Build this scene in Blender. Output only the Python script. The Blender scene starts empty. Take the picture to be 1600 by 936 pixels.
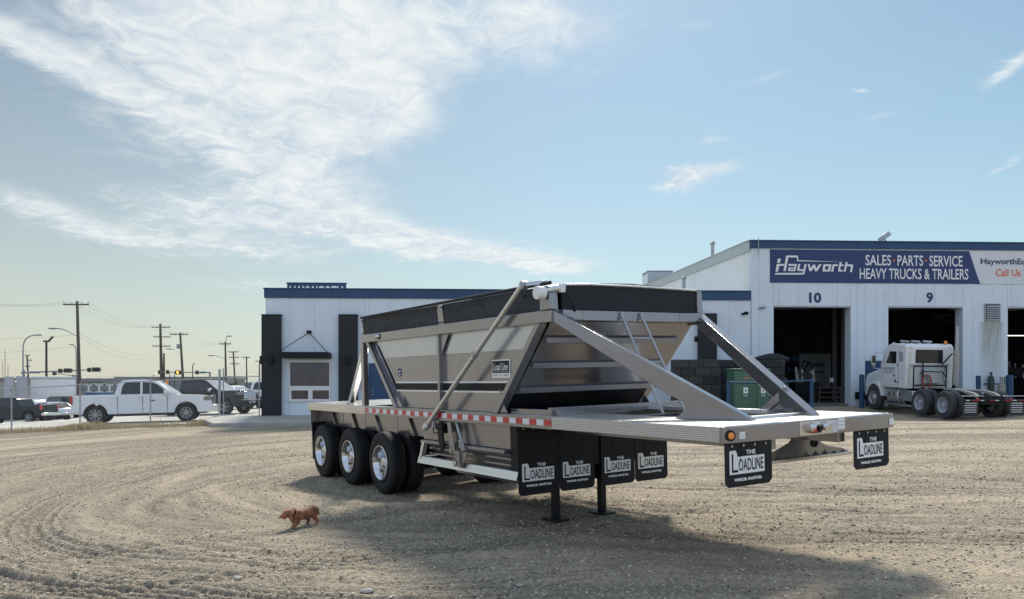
import bpy, bmesh, math, random
import numpy as np
from mathutils import Vector, Matrix, Euler
random.seed(7); np.random.seed(7)
R = math.radians
S = bpy.context.scene
COL = S.collection
CZ = 1.8                     # eye height of the photographer
F = 1250.0                   # focal length in photo pixels (1600 wide)

# ---------------------------------------------------------------- camera
cd = bpy.data.cameras.new('camera'); cam = bpy.data.objects.new('camera', cd); COL.objects.link(cam)
cam.location = (0, 0, CZ); cam.rotation_euler = (R(90), 0, 0)
cd.sensor_width = 36; cd.sensor_fit = 'HORIZONTAL'; cd.lens = 36*F/1600; cd.shift_y = (600-468)/1600
cd.clip_start = .05; cd.clip_end = 9000
S.camera = cam
S.view_settings.view_transform = 'Standard'; S.view_settings.look = 'None'
S.view_settings.exposure = .08; S.view_settings.gamma = 1; S.view_settings.use_curve_mapping = False

# ---------------------------------------------------------------- sky + sun
SUN_EL = R(46.0); SUN_AZ = .1           # azimuth from +Y, to the left is negative
SKY_STRENGTH = .1
w = bpy.data.worlds.new('World'); S.world = w; w.use_nodes = True
nt = w.node_tree; nt.nodes.clear(); N = nt.nodes; LK = nt.links
def nd(t, **k):
    n = N.new(t)
    for a, b in k.items(): setattr(n, a, b)
    return n
def mth(op, a, b=None, c=None, clamp=False):
    n = N.new('ShaderNodeMath'); n.operation = op; n.use_clamp = clamp
    for i, v in enumerate((a, b, c)):
        if v is None: continue
        if isinstance(v, (int, float)): n.inputs[i].default_value = v
        else: LK.new(v, n.inputs[i])
    return n.outputs[0]
sky = nd('ShaderNodeTexSky', sky_type='NISHITA', sun_disc=False, sun_elevation=SUN_EL, sun_rotation=SUN_AZ)
sky.air_density = 1.0; sky.dust_density = .9; sky.ozone_density = 1.6; sky.altitude = 600
tc = nd('ShaderNodeTexCoord'); sep = nd('ShaderNodeSeparateXYZ'); LK.new(tc.outputs['Generated'], sep.inputs[0])
X_, Y_, Z_ = sep.outputs
yy = mth('MAXIMUM', Y_, .08)
U = mth('DIVIDE', X_, yy); V = mth('DIVIDE', Z_, yy)
front = mth('SMOOTH_MIN', 1.0, mth('MAXIMUM', mth('MULTIPLY', Y_, 3.0), 0.0), .2)
zc = mth('ADD', mth('MAXIMUM', Z_, 0.0), .07)
cmb = nd('ShaderNodeCombineXYZ'); LK.new(mth('DIVIDE', X_, zc), cmb.inputs[0]); LK.new(mth('DIVIDE', Y_, zc), cmb.inputs[1])
def noise(vec, scale, detail=6, rough=.55, dist=0.0, lac=2.0):
    n = N.new('ShaderNodeTexNoise'); n.inputs['Scale'].default_value = scale; n.inputs['Detail'].default_value = detail
    n.inputs['Roughness'].default_value = rough; n.inputs['Distortion'].default_value = dist; n.inputs['Lacunarity'].default_value = lac
    LK.new(vec, n.inputs['Vector']); return n
mp = nd('ShaderNodeMapping'); mp.inputs['Rotation'].default_value = (0, 0, R(20)); mp.inputs['Scale'].default_value = (1, .8, 1)
mp.inputs['Location'].default_value = (3.1, 1.7, 0)
LK.new(cmb.outputs[0], mp.inputs[0])
n1 = noise(mp.outputs[0], 1.5, 9, .6, .6).outputs['Fac']
n2 = noise(mp.outputs[0], 9.0, 5, .65, .9).outputs['Fac']
n3 = noise(cmb.outputs[0], 42.0, 3, .6, .4).outputs['Fac']
# soft cloud masses: (centre x, y, half-width, half-height, tilt deg, weight), in degrees-like units of the view direction
BL = [(330,15,300,65,4,1.35),(570,110,115,110,0,1.35),(440,150,190,85,14,1.0),(250,95,160,40,10,.4),(455,280,130,50,20,.85),(575,185,95,50,0,.6),(170,130,210,26,26,1.0),(50,72,90,22,28,.7),(300,100,150,60,20,.45),(330,330,190,30,10,.4),
      (640,374,220,22,6,1.2),(790,404,140,12,3,1.1),(560,345,90,22,10,.7),(400,385,150,14,4,.5),(520,320,120,30,24,.45),(60,325,120,24,18,1.05),(330,335,130,34,8,.6),(170,372,190,24,4,.7),(420,440,120,10,2,.5),
      (840,30,150,62,8,1.0),(760,70,80,30,-12,.35),(1065,283,42,24,0,1.1),(1120,266,48,14,-14,1.0),(1188,122,55,8,-24,.62),(1375,180,45,9,-18,.6),(1585,95,60,12,-42,.8),(1570,258,45,9,-32,.62),
      (1122,214,24,9,0,.5),(1098,45,34,14,0,.45),(420,400,90,20,5,.3),(1290,95,10,4,0,.0),(1348,134,12,4,0,.6),(1140,321,30,6,5,.4),(300,250,200,60,20,.3),(100,235,60,10,6,.3)]
wu = mth('MULTIPLY', mth('SUBTRACT', n2, .5), .045); wv = mth('MULTIPLY', mth('SUBTRACT', n1, .5), .045)
Uw = mth('ADD', U, wu); Vw = mth('ADD', V, wv)
acc = None
for (px, py, sx, sy, tl, wt) in BL:
    if wt <= 0: continue
    u0 = (px-800)/F; v0 = (600-py)/F; a = R(-tl); sx /= F; sy /= F
    du = mth('SUBTRACT', Uw, u0); dv = mth('SUBTRACT', Vw, v0)
    p = mth('ADD', mth('MULTIPLY', du, math.cos(a)/sx), mth('MULTIPLY', dv, math.sin(a)/sx))
    q = mth('ADD', mth('MULTIPLY', du, -math.sin(a)/sy), mth('MULTIPLY', dv, math.cos(a)/sy))
    g = mth('MULTIPLY', mth('EXPONENT', mth('MULTIPLY', mth('ADD', mth('MULTIPLY', p, p), mth('MULTIPLY', q, q)), -1.0)), wt)
    acc = g if acc is None else mth('ADD', acc, g)
acc = mth('MULTIPLY', acc, front)
up = nd('ShaderNodeMapRange', interpolation_type='SMOOTHSTEP'); LK.new(V, up.inputs[0]); up.inputs[1].default_value = .45; up.inputs[2].default_value = .95
back = mth('MULTIPLY', mth('MAXIMUM', mth('SUBTRACT', 1.0, front), up.outputs[0]), 1.05)  # unseen cloud overhead and behind, added to raise the fill light
den = mth('ADD', mth('ADD', acc, back), mth('ADD', mth('MULTIPLY', mth('SUBTRACT', n1, .5), 1.25), mth('MULTIPLY', mth('SUBTRACT', n2, .5), .8)))
den = mth('ADD', den, mth('MULTIPLY', mth('SUBTRACT', n3, .5), .22))
mr = nd('ShaderNodeMapRange', interpolation_type='SMOOTHSTEP'); LK.new(den, mr.inputs[0])
mr.inputs[1].default_value = .12; mr.inputs[2].default_value = 1.4; mr.inputs[3].default_value = 0; mr.inputs[4].default_value = .9
cl = mr.outputs[0]
cr = nd('ShaderNodeMix', data_type='RGBA'); LK.new(mth('MULTIPLY_ADD', mth('ADD', n2, mth('MULTIPLY', n1, .8)), 3.0, -2.2, clamp=True), cr.inputs[0])
cr.inputs[6].default_value = (6.2, 6.9, 7.7, 1); cr.inputs[7].default_value = (8.6, 8.9, 8.8, 1)
# pale dust towards the horizon
hz = mth('EXPONENT', mth('MULTIPLY', mth('ABSOLUTE', Z_), -4.2))
hzl = mth('MULTIPLY', hz, mth('ADD', mth('MULTIPLY', front, .42), .42))
warm = nd('ShaderNodeMix', data_type='RGBA'); LK.new(mth('MULTIPLY', mth('ADD', mth('MULTIPLY', U, -1.0), .6), .8, clamp=True), warm.inputs[0])
warm.inputs[6].default_value = (5.6, 7.1, 7.2, 1); warm.inputs[7].default_value = (6.25, 5.95, 5.2, 1)
skm = nd('ShaderNodeMix', data_type='RGBA', blend_type='MULTIPLY'); skm.inputs[0].default_value = 1; LK.new(sky.outputs[0], skm.inputs[6]); tnt = nd('ShaderNodeMix', data_type='RGBA'); LK.new(mth('MULTIPLY', mth('ADD', mth('MULTIPLY', U, -1.0), .05), 2.2, clamp=True), tnt.inputs[0]); tnt.inputs[6].default_value = (.84, 1.02, .985, 1); tnt.inputs[7].default_value = (.83, .91, .80, 1); LK.new(tnt.outputs[2], skm.inputs[7])
m1 = nd('ShaderNodeMix', data_type='RGBA'); LK.new(hzl, m1.inputs[0]); LK.new(skm.outputs[2], m1.inputs[6]); LK.new(warm.outputs[2], m1.inputs[7])
crb = nd('ShaderNodeMix', data_type='RGBA'); LK.new(mth('MAXIMUM', mth('SUBTRACT', 1.0, front), up.outputs[0]), crb.inputs[0]); LK.new(cr.outputs[2], crb.inputs[6]); crb.inputs[7].default_value = (6.0, 7.4, 9.5, 1)  # the added out-of-view cloud is tinted bluer for a cool fill
m2 = nd('ShaderNodeMix', data_type='RGBA'); LK.new(cl, m2.inputs[0]); LK.new(m1.outputs[2], m2.inputs[6]); LK.new(crb.outputs[2], m2.inputs[7])
bg = nd('ShaderNodeBackground'); bg.inputs[1].default_value = SKY_STRENGTH; LK.new(m2.outputs[2], bg.inputs[0])
ow = nd('ShaderNodeOutputWorld'); LK.new(bg.outputs[0], ow.inputs[0])
sd = bpy.data.lights.new('sun', 'SUN'); sd.energy = 4.9; sd.angle = R(9.0); sd.color = (1, .93, .82)
so = bpy.data.objects.new('sun', sd); COL.objects.link(so)
sdir = Vector((math.sin(SUN_AZ)*math.cos(SUN_EL), math.cos(SUN_AZ)*math.cos(SUN_EL), math.sin(SUN_EL)))
so.rotation_euler = sdir.to_track_quat('Z', 'Y').to_euler(); so.location = (0, 0, 60)
sky.sun_rotation = SUN_AZ

# ---------------------------------------------------------------- materials
def nodes_of(name):
    m = bpy.data.materials.new(name); m.use_nodes = True
    t = m.node_tree; return m, t, t.nodes['Principled BSDF']
def pm(name, col, rough=.5, metal=0.0, var=.12, vs=2.0, bump=0.0, bs=60.0, coat=0.0, coatr=.06, stretch=(1, 1, 1), emit=None, spec=None, dirt=0.0, dcol=(.16, .13, .1)):
    m, t, b = nodes_of(name); n = t.nodes; l = t.links
    tcn = n.new('ShaderNodeTexCoord'); mpn = n.new('ShaderNodeMapping'); l.new(tcn.outputs['Object'], mpn.inputs[0]); mpn.inputs['Scale'].default_value = stretch
    a = n.new('ShaderNodeTexNoise'); a.inputs['Scale'].default_value = vs; a.inputs['Detail'].default_value = 7; a.inputs['Roughness'].default_value = .62
    l.new(mpn.outputs[0], a.inputs['Vector'])
    r = n.new('ShaderNodeMapRange'); l.new(a.outputs['Fac'], r.inputs[0]); r.inputs[1].default_value = .3; r.inputs[2].default_value = .7
    mx = n.new('ShaderNodeMix'); mx.data_type = 'RGBA'; l.new(r.outputs[0], mx.inputs[0])
    mx.inputs[6].default_value = tuple(c*(1-var) for c in col)+(1,); mx.inputs[7].default_value = tuple(min(1, c*(1+var)) for c in col)+(1,)
    out = mx.outputs[2]
    if dirt:
        d = n.new('ShaderNodeTexNoise'); d.inputs['Scale'].default_value = vs*2.7; d.inputs['Detail'].default_value = 8; d.inputs['Roughness'].default_value = .7; l.new(mpn.outputs[0], d.inputs['Vector'])
        dr = n.new('ShaderNodeMapRange'); l.new(d.outputs['Fac'], dr.inputs[0]); dr.inputs[1].default_value = .48; dr.inputs[2].default_value = .78; dr.inputs[4].default_value = dirt
        m3 = n.new('ShaderNodeMix'); m3.data_type = 'RGBA'; l.new(dr.outputs[0], m3.inputs[0]); l.new(out, m3.inputs[6]); m3.inputs[7].default_value = dcol+(1,); out = m3.outputs[2]
    l.new(out, b.inputs['Base Color'])
    rr = n.new('ShaderNodeMapRange'); l.new(a.outputs['Fac'], rr.inputs[0]); rr.inputs[3].default_value = max(0, rough-.06); rr.inputs[4].default_value = min(1, rough+.06); l.new(rr.outputs[0], b.inputs['Roughness'])
    b.inputs['Metallic'].default_value = metal
    if spec is not None: b.inputs['Specular IOR Level'].default_value = spec
    if coat: b.inputs['Coat Weight'].default_value = coat; b.inputs['Coat Roughness'].default_value = coatr
    if bump:
        bn = n.new('ShaderNodeTexNoise'); bn.inputs['Scale'].default_value = bs; bn.inputs['Detail'].default_value = 4; l.new(mpn.outputs[0], bn.inputs['Vector'])
        bb = n.new('ShaderNodeBump'); bb.inputs['Strength'].default_value = min(1, bump); bb.inputs['Distance'].default_value = .01; l.new(bn.outputs['Fac'], bb.inputs['Height']); l.new(bb.outputs[0], b.inputs['Normal'])
    if emit: b.inputs['Emission Color'].default_value = emit[0]+(1,); b.inputs['Emission Strength'].default_value = emit[1]
    return m
def diamond_mat(name, col):
    m, t, b = nodes_of(name); n = t.nodes; l = t.links
    b.inputs['Metallic'].default_value = .9; b.inputs['Roughness'].default_value = .34; b.inputs['Base Color'].default_value = col+(1,)
    tcn = n.new('ShaderNodeTexCoord'); sp = n.new('ShaderNodeSeparateXYZ'); l.new(tcn.outputs['Object'], sp.inputs[0])
    def M(op, a_, b_=None):
        q = n.new('ShaderNodeMath'); q.operation = op
        for i, v in enumerate((a_, b_)):
            if v is None: continue
            if isinstance(v, (int, float)): q.inputs[i].default_value = v
            else: l.new(v, q.inputs[i])
        return q.outputs[0]
    yz = M('ADD', sp.outputs[1], sp.outputs[2])
    a_ = M('SINE', M('MULTIPLY', M('ADD', sp.outputs[0], yz), 165)); c_ = M('SINE', M('MULTIPLY', M('SUBTRACT', sp.outputs[0], yz), 165))
    h = M('MAXIMUM', M('MULTIPLY', a_, c_), 0.0)
    mc = n.new('ShaderNodeMix'); mc.data_type = 'RGBA'; l.new(h, mc.inputs[0]); mc.inputs[6].default_value = tuple(c*.72 for c in col)+(1,); mc.inputs[7].default_value = tuple(min(1, c*1.35) for c in col)+(1,); l.new(mc.outputs[2], b.inputs['Base Color'])
    bb = n.new('ShaderNodeBump'); bb.inputs['Strength'].default_value = .9; bb.inputs['Distance'].default_value = .006; l.new(h, bb.inputs['Height']); l.new(bb.outputs[0], b.inputs['Normal'])
    return m
M = dict(
 tpaint=pm('champagne_paint', (.28, .273, .285), .21, .72, .06, 3, bump=.0, bs=2.5, coat=.6, coatr=.2, dirt=.0, dcol=(.2, .17, .14)),
 tsheen=pm('silver_sky_sheen', (.5, .54, .6), .22, .75, .05, 2, coat=.4),  # bluish tone holds a painted sky reflection; plain silver on the arm link
 trib=pm('rib_metal', (.27, .285, .32), .3, .7, .06, 2, coat=.3),
 alu=pm('aluminium', (.74, .74, .74), .3, .92, .1, 3, bump=.05, bs=25, stretch=(.3, 4, 4)),
 steel=pm('stainless', (.62, .6, .57), .22, .9, .12, 2.5, bump=.1, bs=9, stretch=(.4, 3, 3)),
 chrome=pm('chrome', (.62, .63, .66), .09, 1.0, .04, 4),
 diamond=diamond_mat('diamond_plate', (.74, .73, .71)),
 rubber=pm('tyre_rubber', (.012, .013, .015), .7, 0, .3, 12, spec=.3, bump=.25, bs=90, dirt=.3, dcol=(.05, .045, .04)),
 rubber2=pm('dusty_tyre', (.05, .052, .055), .82, 0, .25, 10, bump=.2, bs=90, dirt=.5, dcol=(.11, .1, .09)),
 flap=pm('flap_rubber', (.008, .010, .014), .55, 0, .3, 3, spec=.25, bump=.15, bs=6, dirt=.15, dcol=(.06, .055, .05)),
 black=pm('black_metal', (.007, .008, .011), .5, 0, .3, 6, bump=.1, bs=40, spec=.3),
 wood=pm('black_stained_board', (.026, .032, .042), .7, 0, .5, 2.2, bump=.7, bs=18, stretch=(.35, 3, 3), dirt=.4, dcol=(.05, .055, .06)),
 tarp=pm('black_tarp', (.009, .012, .017), .7, 0, .3, 4, bump=.6, bs=7),
 white=pm('white_print', (.82, .83, .84), .45, 0, .04, 6),
 whitep=pm('white_paint', (.78, .79, .8), .28, 0, .04, 3, coat=.6, dirt=.12, dcol=(.45, .42, .38)),
 blackpr=pm('black_print', (.005, .006, .009), .5, 0, .2, 6, spec=.25),
 red=pm('red_reflector', (.5, .012, .022), .3, 0, .1, 8, coat=.5),
 amber=pm('amber_lens', (.95, .3, .03), .25, 0, .15, 10, coat=.7),
 greytape=pm('white_reflector', (.72, .75, .78), .35, 0, .08, 8),
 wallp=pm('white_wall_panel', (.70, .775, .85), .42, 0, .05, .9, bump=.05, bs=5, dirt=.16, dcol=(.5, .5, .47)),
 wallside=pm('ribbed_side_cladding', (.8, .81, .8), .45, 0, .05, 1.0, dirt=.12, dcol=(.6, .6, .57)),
 navy=pm('navy_metal', (.024, .066, .145), .38, .2, .15, 1.5, bump=.04, bs=4, dirt=.12, dcol=(.09, .11, .15)),
 bannerb=pm('banner_vinyl', (.028, .05, .155), .55, 0, .14, .8, bump=.3, bs=1.6),
 bannerw=pm('white_vinyl', (.7, .72, .76), .55, 0, .05, 1, bump=.3, bs=1.6),
 navypr=pm('navy_print', (.02, .045, .13), .5, 0, .1, 4),
 orangepr=pm('orange_print', (.75, .2, .1), .5, 0, .1, 4),
 siding=pm('charcoal_siding', (.019, .022, .027), .7, 0, .3, 5, bump=.3, bs=20),
 fascia=pm('grey_fascia', (.42, .46, .48), .4, .3, .08, 2),
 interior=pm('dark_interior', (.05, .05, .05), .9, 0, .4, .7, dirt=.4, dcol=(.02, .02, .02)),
 shopfloor=pm('stained_shop_floor', (.18, .175, .17), .6, 0, .3, 1.2, dirt=.6, dcol=(.05, .05, .05)),
 concrete=pm('concrete', (.4, .385, .35), .85, 0, .15, 1.4, bump=.5, bs=50, dirt=.4, dcol=(.25, .23, .2)),
 block=pm('dark_block', (.052, .05, .048), .9, 0, .4, 3, bump=.8, bs=25, dirt=.5, dcol=(.1, .09, .085)),
 green=pm('green_cabinet_paint', (.065, .15, .1), .45, 0, .1, 1.5, dirt=.25, dcol=(.13, .15, .1)),
 bluep=pm('blue_rail_paint', (.015, .06, .14), .45, 0, .15, 4),
 galv=pm('galvanised_steel', (.42, .43, .44), .45, .7, .15, 5),
 poleg=pm('lamp_pole_grey', (.3, .32, .34), .5, .4, .15, 2),
 poled=pm('dark_pole', (.05, .05, .055), .5, .3, .2, 2),
 poleb=pm('weathered_wood_pole', (.12, .1, .085), .9, 0, .35, 1.2, stretch=(3, 3, .25), bump=.6, bs=20),
 wire=pm('wire', (.2, .2, .2), .6, .3, .1, 1),
 hydyellow=pm('signal_casing', (.13, .13, .11), .6, 0, .2, 3),
 cream=pm('propane_tank_paint', (.36, .35, .31), .6, 0, .15, 3, dirt=.4),
 redhose=pm('red_hose', (.35, .06, .04), .6, 0, .2, 8),
 fur=None,
)
def glass_mat(name, col=(.02, .025, .03), rough=.04, spec=.8):
    m = pm(name, col, rough+.06, 0, .3, 2, spec=spec*.6, coat=.1); return m
M['glass'] = glass_mat('tinted_glass'); M['glasslt'] = glass_mat('windscreen_glass', (.22, .26, .3), .05, 1.0)
M['winglass'] = pm('reflective_window', (.05, .036, .045), .08, 0, .5, 1.6, spec=.7, coat=.25)

# ---------------------------------------------------------------- mesh builder
class MB:
    def __init__(s): s.v = []; s.f = []
    def add(s, vs, fs):
        o = len(s.v); s.v += [tuple(p) for p in vs]; s.f += [tuple(i+o for i in q) for q in fs]; return s
    def box(s, x0, x1, y0, y1, z0, z1):
        return s.add([(x0,y0,z0),(x1,y0,z0),(x1,y1,z0),(x0,y1,z0),(x0,y0,z1),(x1,y0,z1),(x1,y1,z1),(x0,y1,z1)],
                     [(0,3,2,1),(4,5,6,7),(0,1,5,4),(1,2,6,5),(2,3,7,6),(3,0,4,7)])
    def prism(s, poly, fn, a, b):              # poly of 2-D points, fn(u, v, w) -> 3-D point
        n = len(poly); A = [fn(u, v, a) for u, v in poly]; B = [fn(u, v, b) for u, v in poly]
        return s.add(A+B, [tuple(range(n))[::-1], tuple(range(n, 2*n))]+[(i, (i+1) % n, n+(i+1) % n, n+i) for i in range(n)])
    def xz(s, poly, y0, y1): return s.prism(poly, lambda u, v, t: (u, t, v), y0, y1)
    def yz(s, poly, x0, x1): return s.prism(poly, lambda u, v, t: (t, u, v), x0, x1)
    def xy(s, poly, z0, z1): return s.prism(poly, lambda u, v, t: (u, v, t), z0, z1)
    def cyl(s, p0, p1, r0, r1=None, n=12, caps=True):
        r1 = r0 if r1 is None else r1; p0 = Vector(p0); p1 = Vector(p1); d = (p1-p0).normalized()
        a = d.orthogonal().normalized(); b = d.cross(a); V_ = []
        for p, r in ((p0, r0), (p1, r1)):
            for i in range(n):
                t = 2*math.pi*i/n; V_.append(p+a*math.cos(t)*r+b*math.sin(t)*r)
        f = [(i, (i+1) % n, n+(i+1) % n, n+i) for i in range(n)]
        if caps: f += [tuple(range(n))[::-1], tuple(range(n, 2*n))]
        return s.add(V_, f)
    def bar(s, p0, p1, w_, h, up=(0, 0, 1)):   # box section beam
        p0 = Vector(p0); p1 = Vector(p1); d = (p1-p0).normalized(); sd_ = d.cross(Vector(up)).normalized(); u = sd_.cross(d)
        V_ = [p+sd_*(i*w_/2)+u*(j*h/2) for p in (p0, p1) for i, j in ((-1,-1),(1,-1),(1,1),(-1,1))]
        return s.add(V_, [(0,1,2,3)[::-1],(4,5,6,7),(0,1,5,4),(1,2,6,5),(2,3,7,6),(3,0,4,7)])
    def tube(s, pts, r, n=6):
        for a, b in zip(pts[:-1], pts[1:]): s.cyl(a, b, r, r, n, False)
        return s
    def lathe(s, prof, n=24, c=(0, 0, 0), axis='y', notch=None):   # prof of (axial, radius)
        c = Vector(c); V_ = []
        for k, (a, r) in enumerate(prof):
            for i in range(n):
                t = 2*math.pi*i/n; rr = r-(notch(k, i) if notch else 0)
                p = {'y': (rr*math.cos(t), a, rr*math.sin(t)), 'x': (a, rr*math.cos(t), rr*math.sin(t)), 'z': (rr*math.cos(t), rr*math.sin(t), a)}[axis]
                V_.append(c+Vector(p))
        f = [(k*n+i, k*n+(i+1) % n, (k+1)*n+(i+1) % n, (k+1)*n+i) for k in range(len(prof)-1) for i in range(n)]
        return s.add(V_, f)
    def ell(s, c, r, n=12, m=8, rot=None):
        V_ = []; c = Vector(c)
        for j in range(m+1):
            ph = math.pi*j/m
            for i in range(n):
                t = 2*math.pi*i/n; p = Vector((r[0]*math.sin(ph)*math.cos(t), r[1]*math.sin(ph)*math.sin(t), r[2]*math.cos(ph)))
                if rot: p = rot @ p
                V_.append(c+p)
        return s.add(V_, [(j*n+i, (j+1)*n+i, (j+1)*n+(i+1) % n, j*n+(i+1) % n) for j in range(m) for i in range(n)])
    def loft(s, rings, caps=True):
        n = len(rings[0]); V_ = [p for r in rings for p in r]
        f = [(k*n+i, k*n+(i+1) % n, (k+1)*n+(i+1) % n, (k+1)*n+i) for k in range(len(rings)-1) for i in range(n)]
        if caps: f += [tuple(range(n))[::-1], tuple(range((len(rings)-1)*n, len(rings)*n))]
        return s.add(V_, f)
    def mesh(s, name, mat):
        me = bpy.data.meshes.new(name); me.from_pydata([tuple(p) for p in s.v], [], s.f); me.materials.append(mat)
        bm = bmesh.new(); bm.from_mesh(me); bmesh.ops.recalc_face_normals(bm, faces=bm.faces); bm.to_mesh(me); bm.free(); return me
    def build(s, name, mat, parent=None, bevel=0.0, smooth=False, seg=2, loc=None, rot=None):
        o = bpy.data.objects.new(name, s.mesh(name, mat)); return fin(o, parent, bevel, smooth, seg, loc, rot)
def fin(o, parent=None, bevel=0.0, smooth=False, seg=2, loc=None, rot=None):
    COL.objects.link(o)
    if parent is not None: o.parent = parent
    if loc is not None: o.location = loc
    if rot is not None: o.rotation_euler = rot
    me = o.data
    if smooth or bevel:
        for p in me.polygons: p.use_smooth = True
        if hasattr(me, 'set_sharp_from_angle'): me.set_sharp_from_angle(angle=R(smooth if smooth not in (True, False) else 38))
    if bevel:
        b = o.modifiers.new('bevel', 'BEVEL'); b.width = bevel; b.segments = seg; b.limit_method = 'ANGLE'; b.angle_limit = R(30); b.harden_normals = False
    return o
def tag(o, label=None, cat=None, group=None, kind=None):
    if label: o['label'] = label
    if cat: o['category'] = cat
    if group: o['group'] = group
    if kind: o['kind'] = kind
    return o
def thing(name, label, cat, loc=(0, 0, 0), rz=0.0, group=None):
    o = bpy.data.objects.new(name, None); COL.objects.link(o); o.location = loc; o.rotation_euler = (0, 0, rz); o.empty_display_size = .2
    return tag(o, label, cat, group)
def inst(src, name=None, parent=None, loc=None, rot=None, scale=None):
    c = src.copy(); COL.objects.link(c); c.parent = parent
    if name: c.name = name
    if loc is not None: c.location = loc
    if rot is not None: c.rotation_euler = rot
    if scale is not None: c.scale = scale
    return c
def kids(o): return [x for x in bpy.data.objects if x.parent == o]
def copy_tree(o, parent=None):
    c = o.copy(); COL.objects.link(c); c.parent = parent
    for ch in kids(o): copy_tree(ch, c)
    return c
_tc = {}
def text_mesh(txt, w_, h, mat, bold=0.0, shear=0.0, ext=.002, spacing=1.0):
    """lettering fitted to width x height, lower left at 0, standing in the XZ plane, facing -Y"""
    cu = bpy.data.curves.new('lettering', 'FONT'); cu.body = txt; cu.size = 1; cu.offset = bold; cu.shear = shear; cu.extrude = 0; cu.resolution_u = 3; cu.space_character = spacing; cu.space_line = .95
    ob = bpy.data.objects.new('tmp', cu); COL.objects.link(ob); dg = bpy.context.evaluated_depsgraph_get(); dg.update()
    me = bpy.data.meshes.new_from_object(ob.evaluated_get(dg)); bpy.data.objects.remove(ob)
    n = len(me.vertices); a = np.zeros(n*3); me.vertices.foreach_get('co', a); a = a.reshape(-1, 3)
    mn = a.min(0); mx = a.max(0); b = np.zeros_like(a)
    b[:, 0] = (a[:, 0]-mn[0])/(mx[0]-mn[0])*w_; b[:, 2] = (a[:, 1]-mn[1])/(mx[1]-mn[1])*h; b[:, 1] = -ext
    me.vertices.foreach_set('co', b.ravel()); me.materials.clear(); me.materials.append(mat); me.name = 'lettering'
    return me
def text(txt, x, z, w_, h, mat, parent, y=0.0, **k):
    o = bpy.data.objects.new('lettering', text_mesh(txt, w_, h, mat, **k)); COL.objects.link(o); o.parent = parent; o.location = (x, y, z); return o

# ---------------------------------------------------------------- the lie of the land
TY = .574; TR = .029
tX = Vector((math.sin(TY), -math.cos(TY), 0)); tYh = Vector((math.cos(TY), math.sin(TY), 0))
tY = tYh*math.cos(TR)+Vector((0, 0, math.sin(TR))); tZ = tX.cross(tY)
tO = Vector((1.877, 7.093, CZ-.385))
RES = [(-42, 62, -1.15, 17), (-10, 33, .02, 5), (-15.7, 34.8, .1, 4), (-18.4, 36, .06, 3), (16.5, 30, -.2, 3.2), (15.8, 33.8, -.08, 2.0), (14, 37.5, .14, 4.0), (24, 38, .1, 5.0)]
def gz(x, y):
    x = np.asarray(x, float); y = np.asarray(y, float)
    s = (x-1.91)*.84+(y-7.12)*.543
    s = 30*np.tanh(s/30*.999)*1.0 if False else np.where(s > 20, 20+12*np.tanh((s-20)/12), np.where(s < -12, -12+14*np.tanh((s+12)/14), s))
    z = -.062+.029*s
    for cx, cy, a, r in RES: z = z+a*np.exp(-((x-cx)**2+(y-cy)**2)/(r*r))
    wf = 1/(1+np.exp(-(np.hypot(x, y)-88)/7)); return z*(1-wf)+(-.7)*wf
def gzf(x, y): return float(gz(x, y))
def at(px, d, z=None):                       # world x for a photo column at depth d
    return (px-800)/F*d
def hz_(py, d): return CZ+(600-py)/F*d        # world height for a photo row at depth d

# ---------------------------------------------------------------- gravel yard
_lat = np.random.RandomState(3).rand(256, 256)
def vn(x, y, sc):
    x = np.asarray(x)*sc+57.3; y = np.asarray(y)*sc+91.7; xi = np.floor(x).astype(int); yi = np.floor(y).astype(int); fx = x-xi; fy = y-yi
    fx = fx*fx*(3-2*fx); fy = fy*fy*(3-2*fy); g = lambda a, b: _lat[a % 256, b % 256]
    return (g(xi, yi)*(1-fx)+g(xi+1, yi)*fx)*(1-fy)+(g(xi, yi+1)*(1-fx)+g(xi+1, yi+1)*fx)*fy
# wheel ruts: (centre x, y, radius, angle from, angle to, width, depth)
RUTS = []
for k, (r, w_, d) in enumerate([(6.9,.13,.022),(7.35,.11,.026),(7.75,.15,.03),(8.25,.12,.022),(8.7,.14,.032),(9.1,.12,.026),(9.6,.14,.024),(10.1,.12,.028),(10.7,.13,.02)]):
    RUTS.append((-.8+.12*k, 15.4+.1*k, r, R(70+9*k), R(285), w_, d))
for k, (r, w_, d) in enumerate([(11.6,.12,.022),(12.1,.14,.026),(13.0,.13,.02),(13.5,.12,.024),(14.6,.14,.022)]): RUTS.append((.4, 18.5, r, R(120+6*k), R(262), w_, d))
for r in (2.6, 2.95, 3.7, 4.05): RUTS.append((-2.3, 14.4, r, R(130), R(235), .09, .02))
for r in (30.0, 30.5, 32.0, 32.5): RUTS.append((-16.0, 38.0, r, R(282), R(312), .12, .024))
for r in (39.2, 39.7, 41, 41.5, 43.1, 43.6, 45.2): RUTS.append((18.0, 52.0, r, R(236), R(285), .13, .026))
for r in (22, 22.4, 24.1, 24.5): RUTS.append((13.0, 32.0, r, R(240), R(300), .13, .022))
for r in (60, 60.5, 62, 62.5): RUTS.append((30.0, 72.0, r, R(245), R(280), .13, .022))
for r in (3.0, 3.3): RUTS.append((-1.8, 12.3, r, R(215), R(300), .06, .016))
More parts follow.
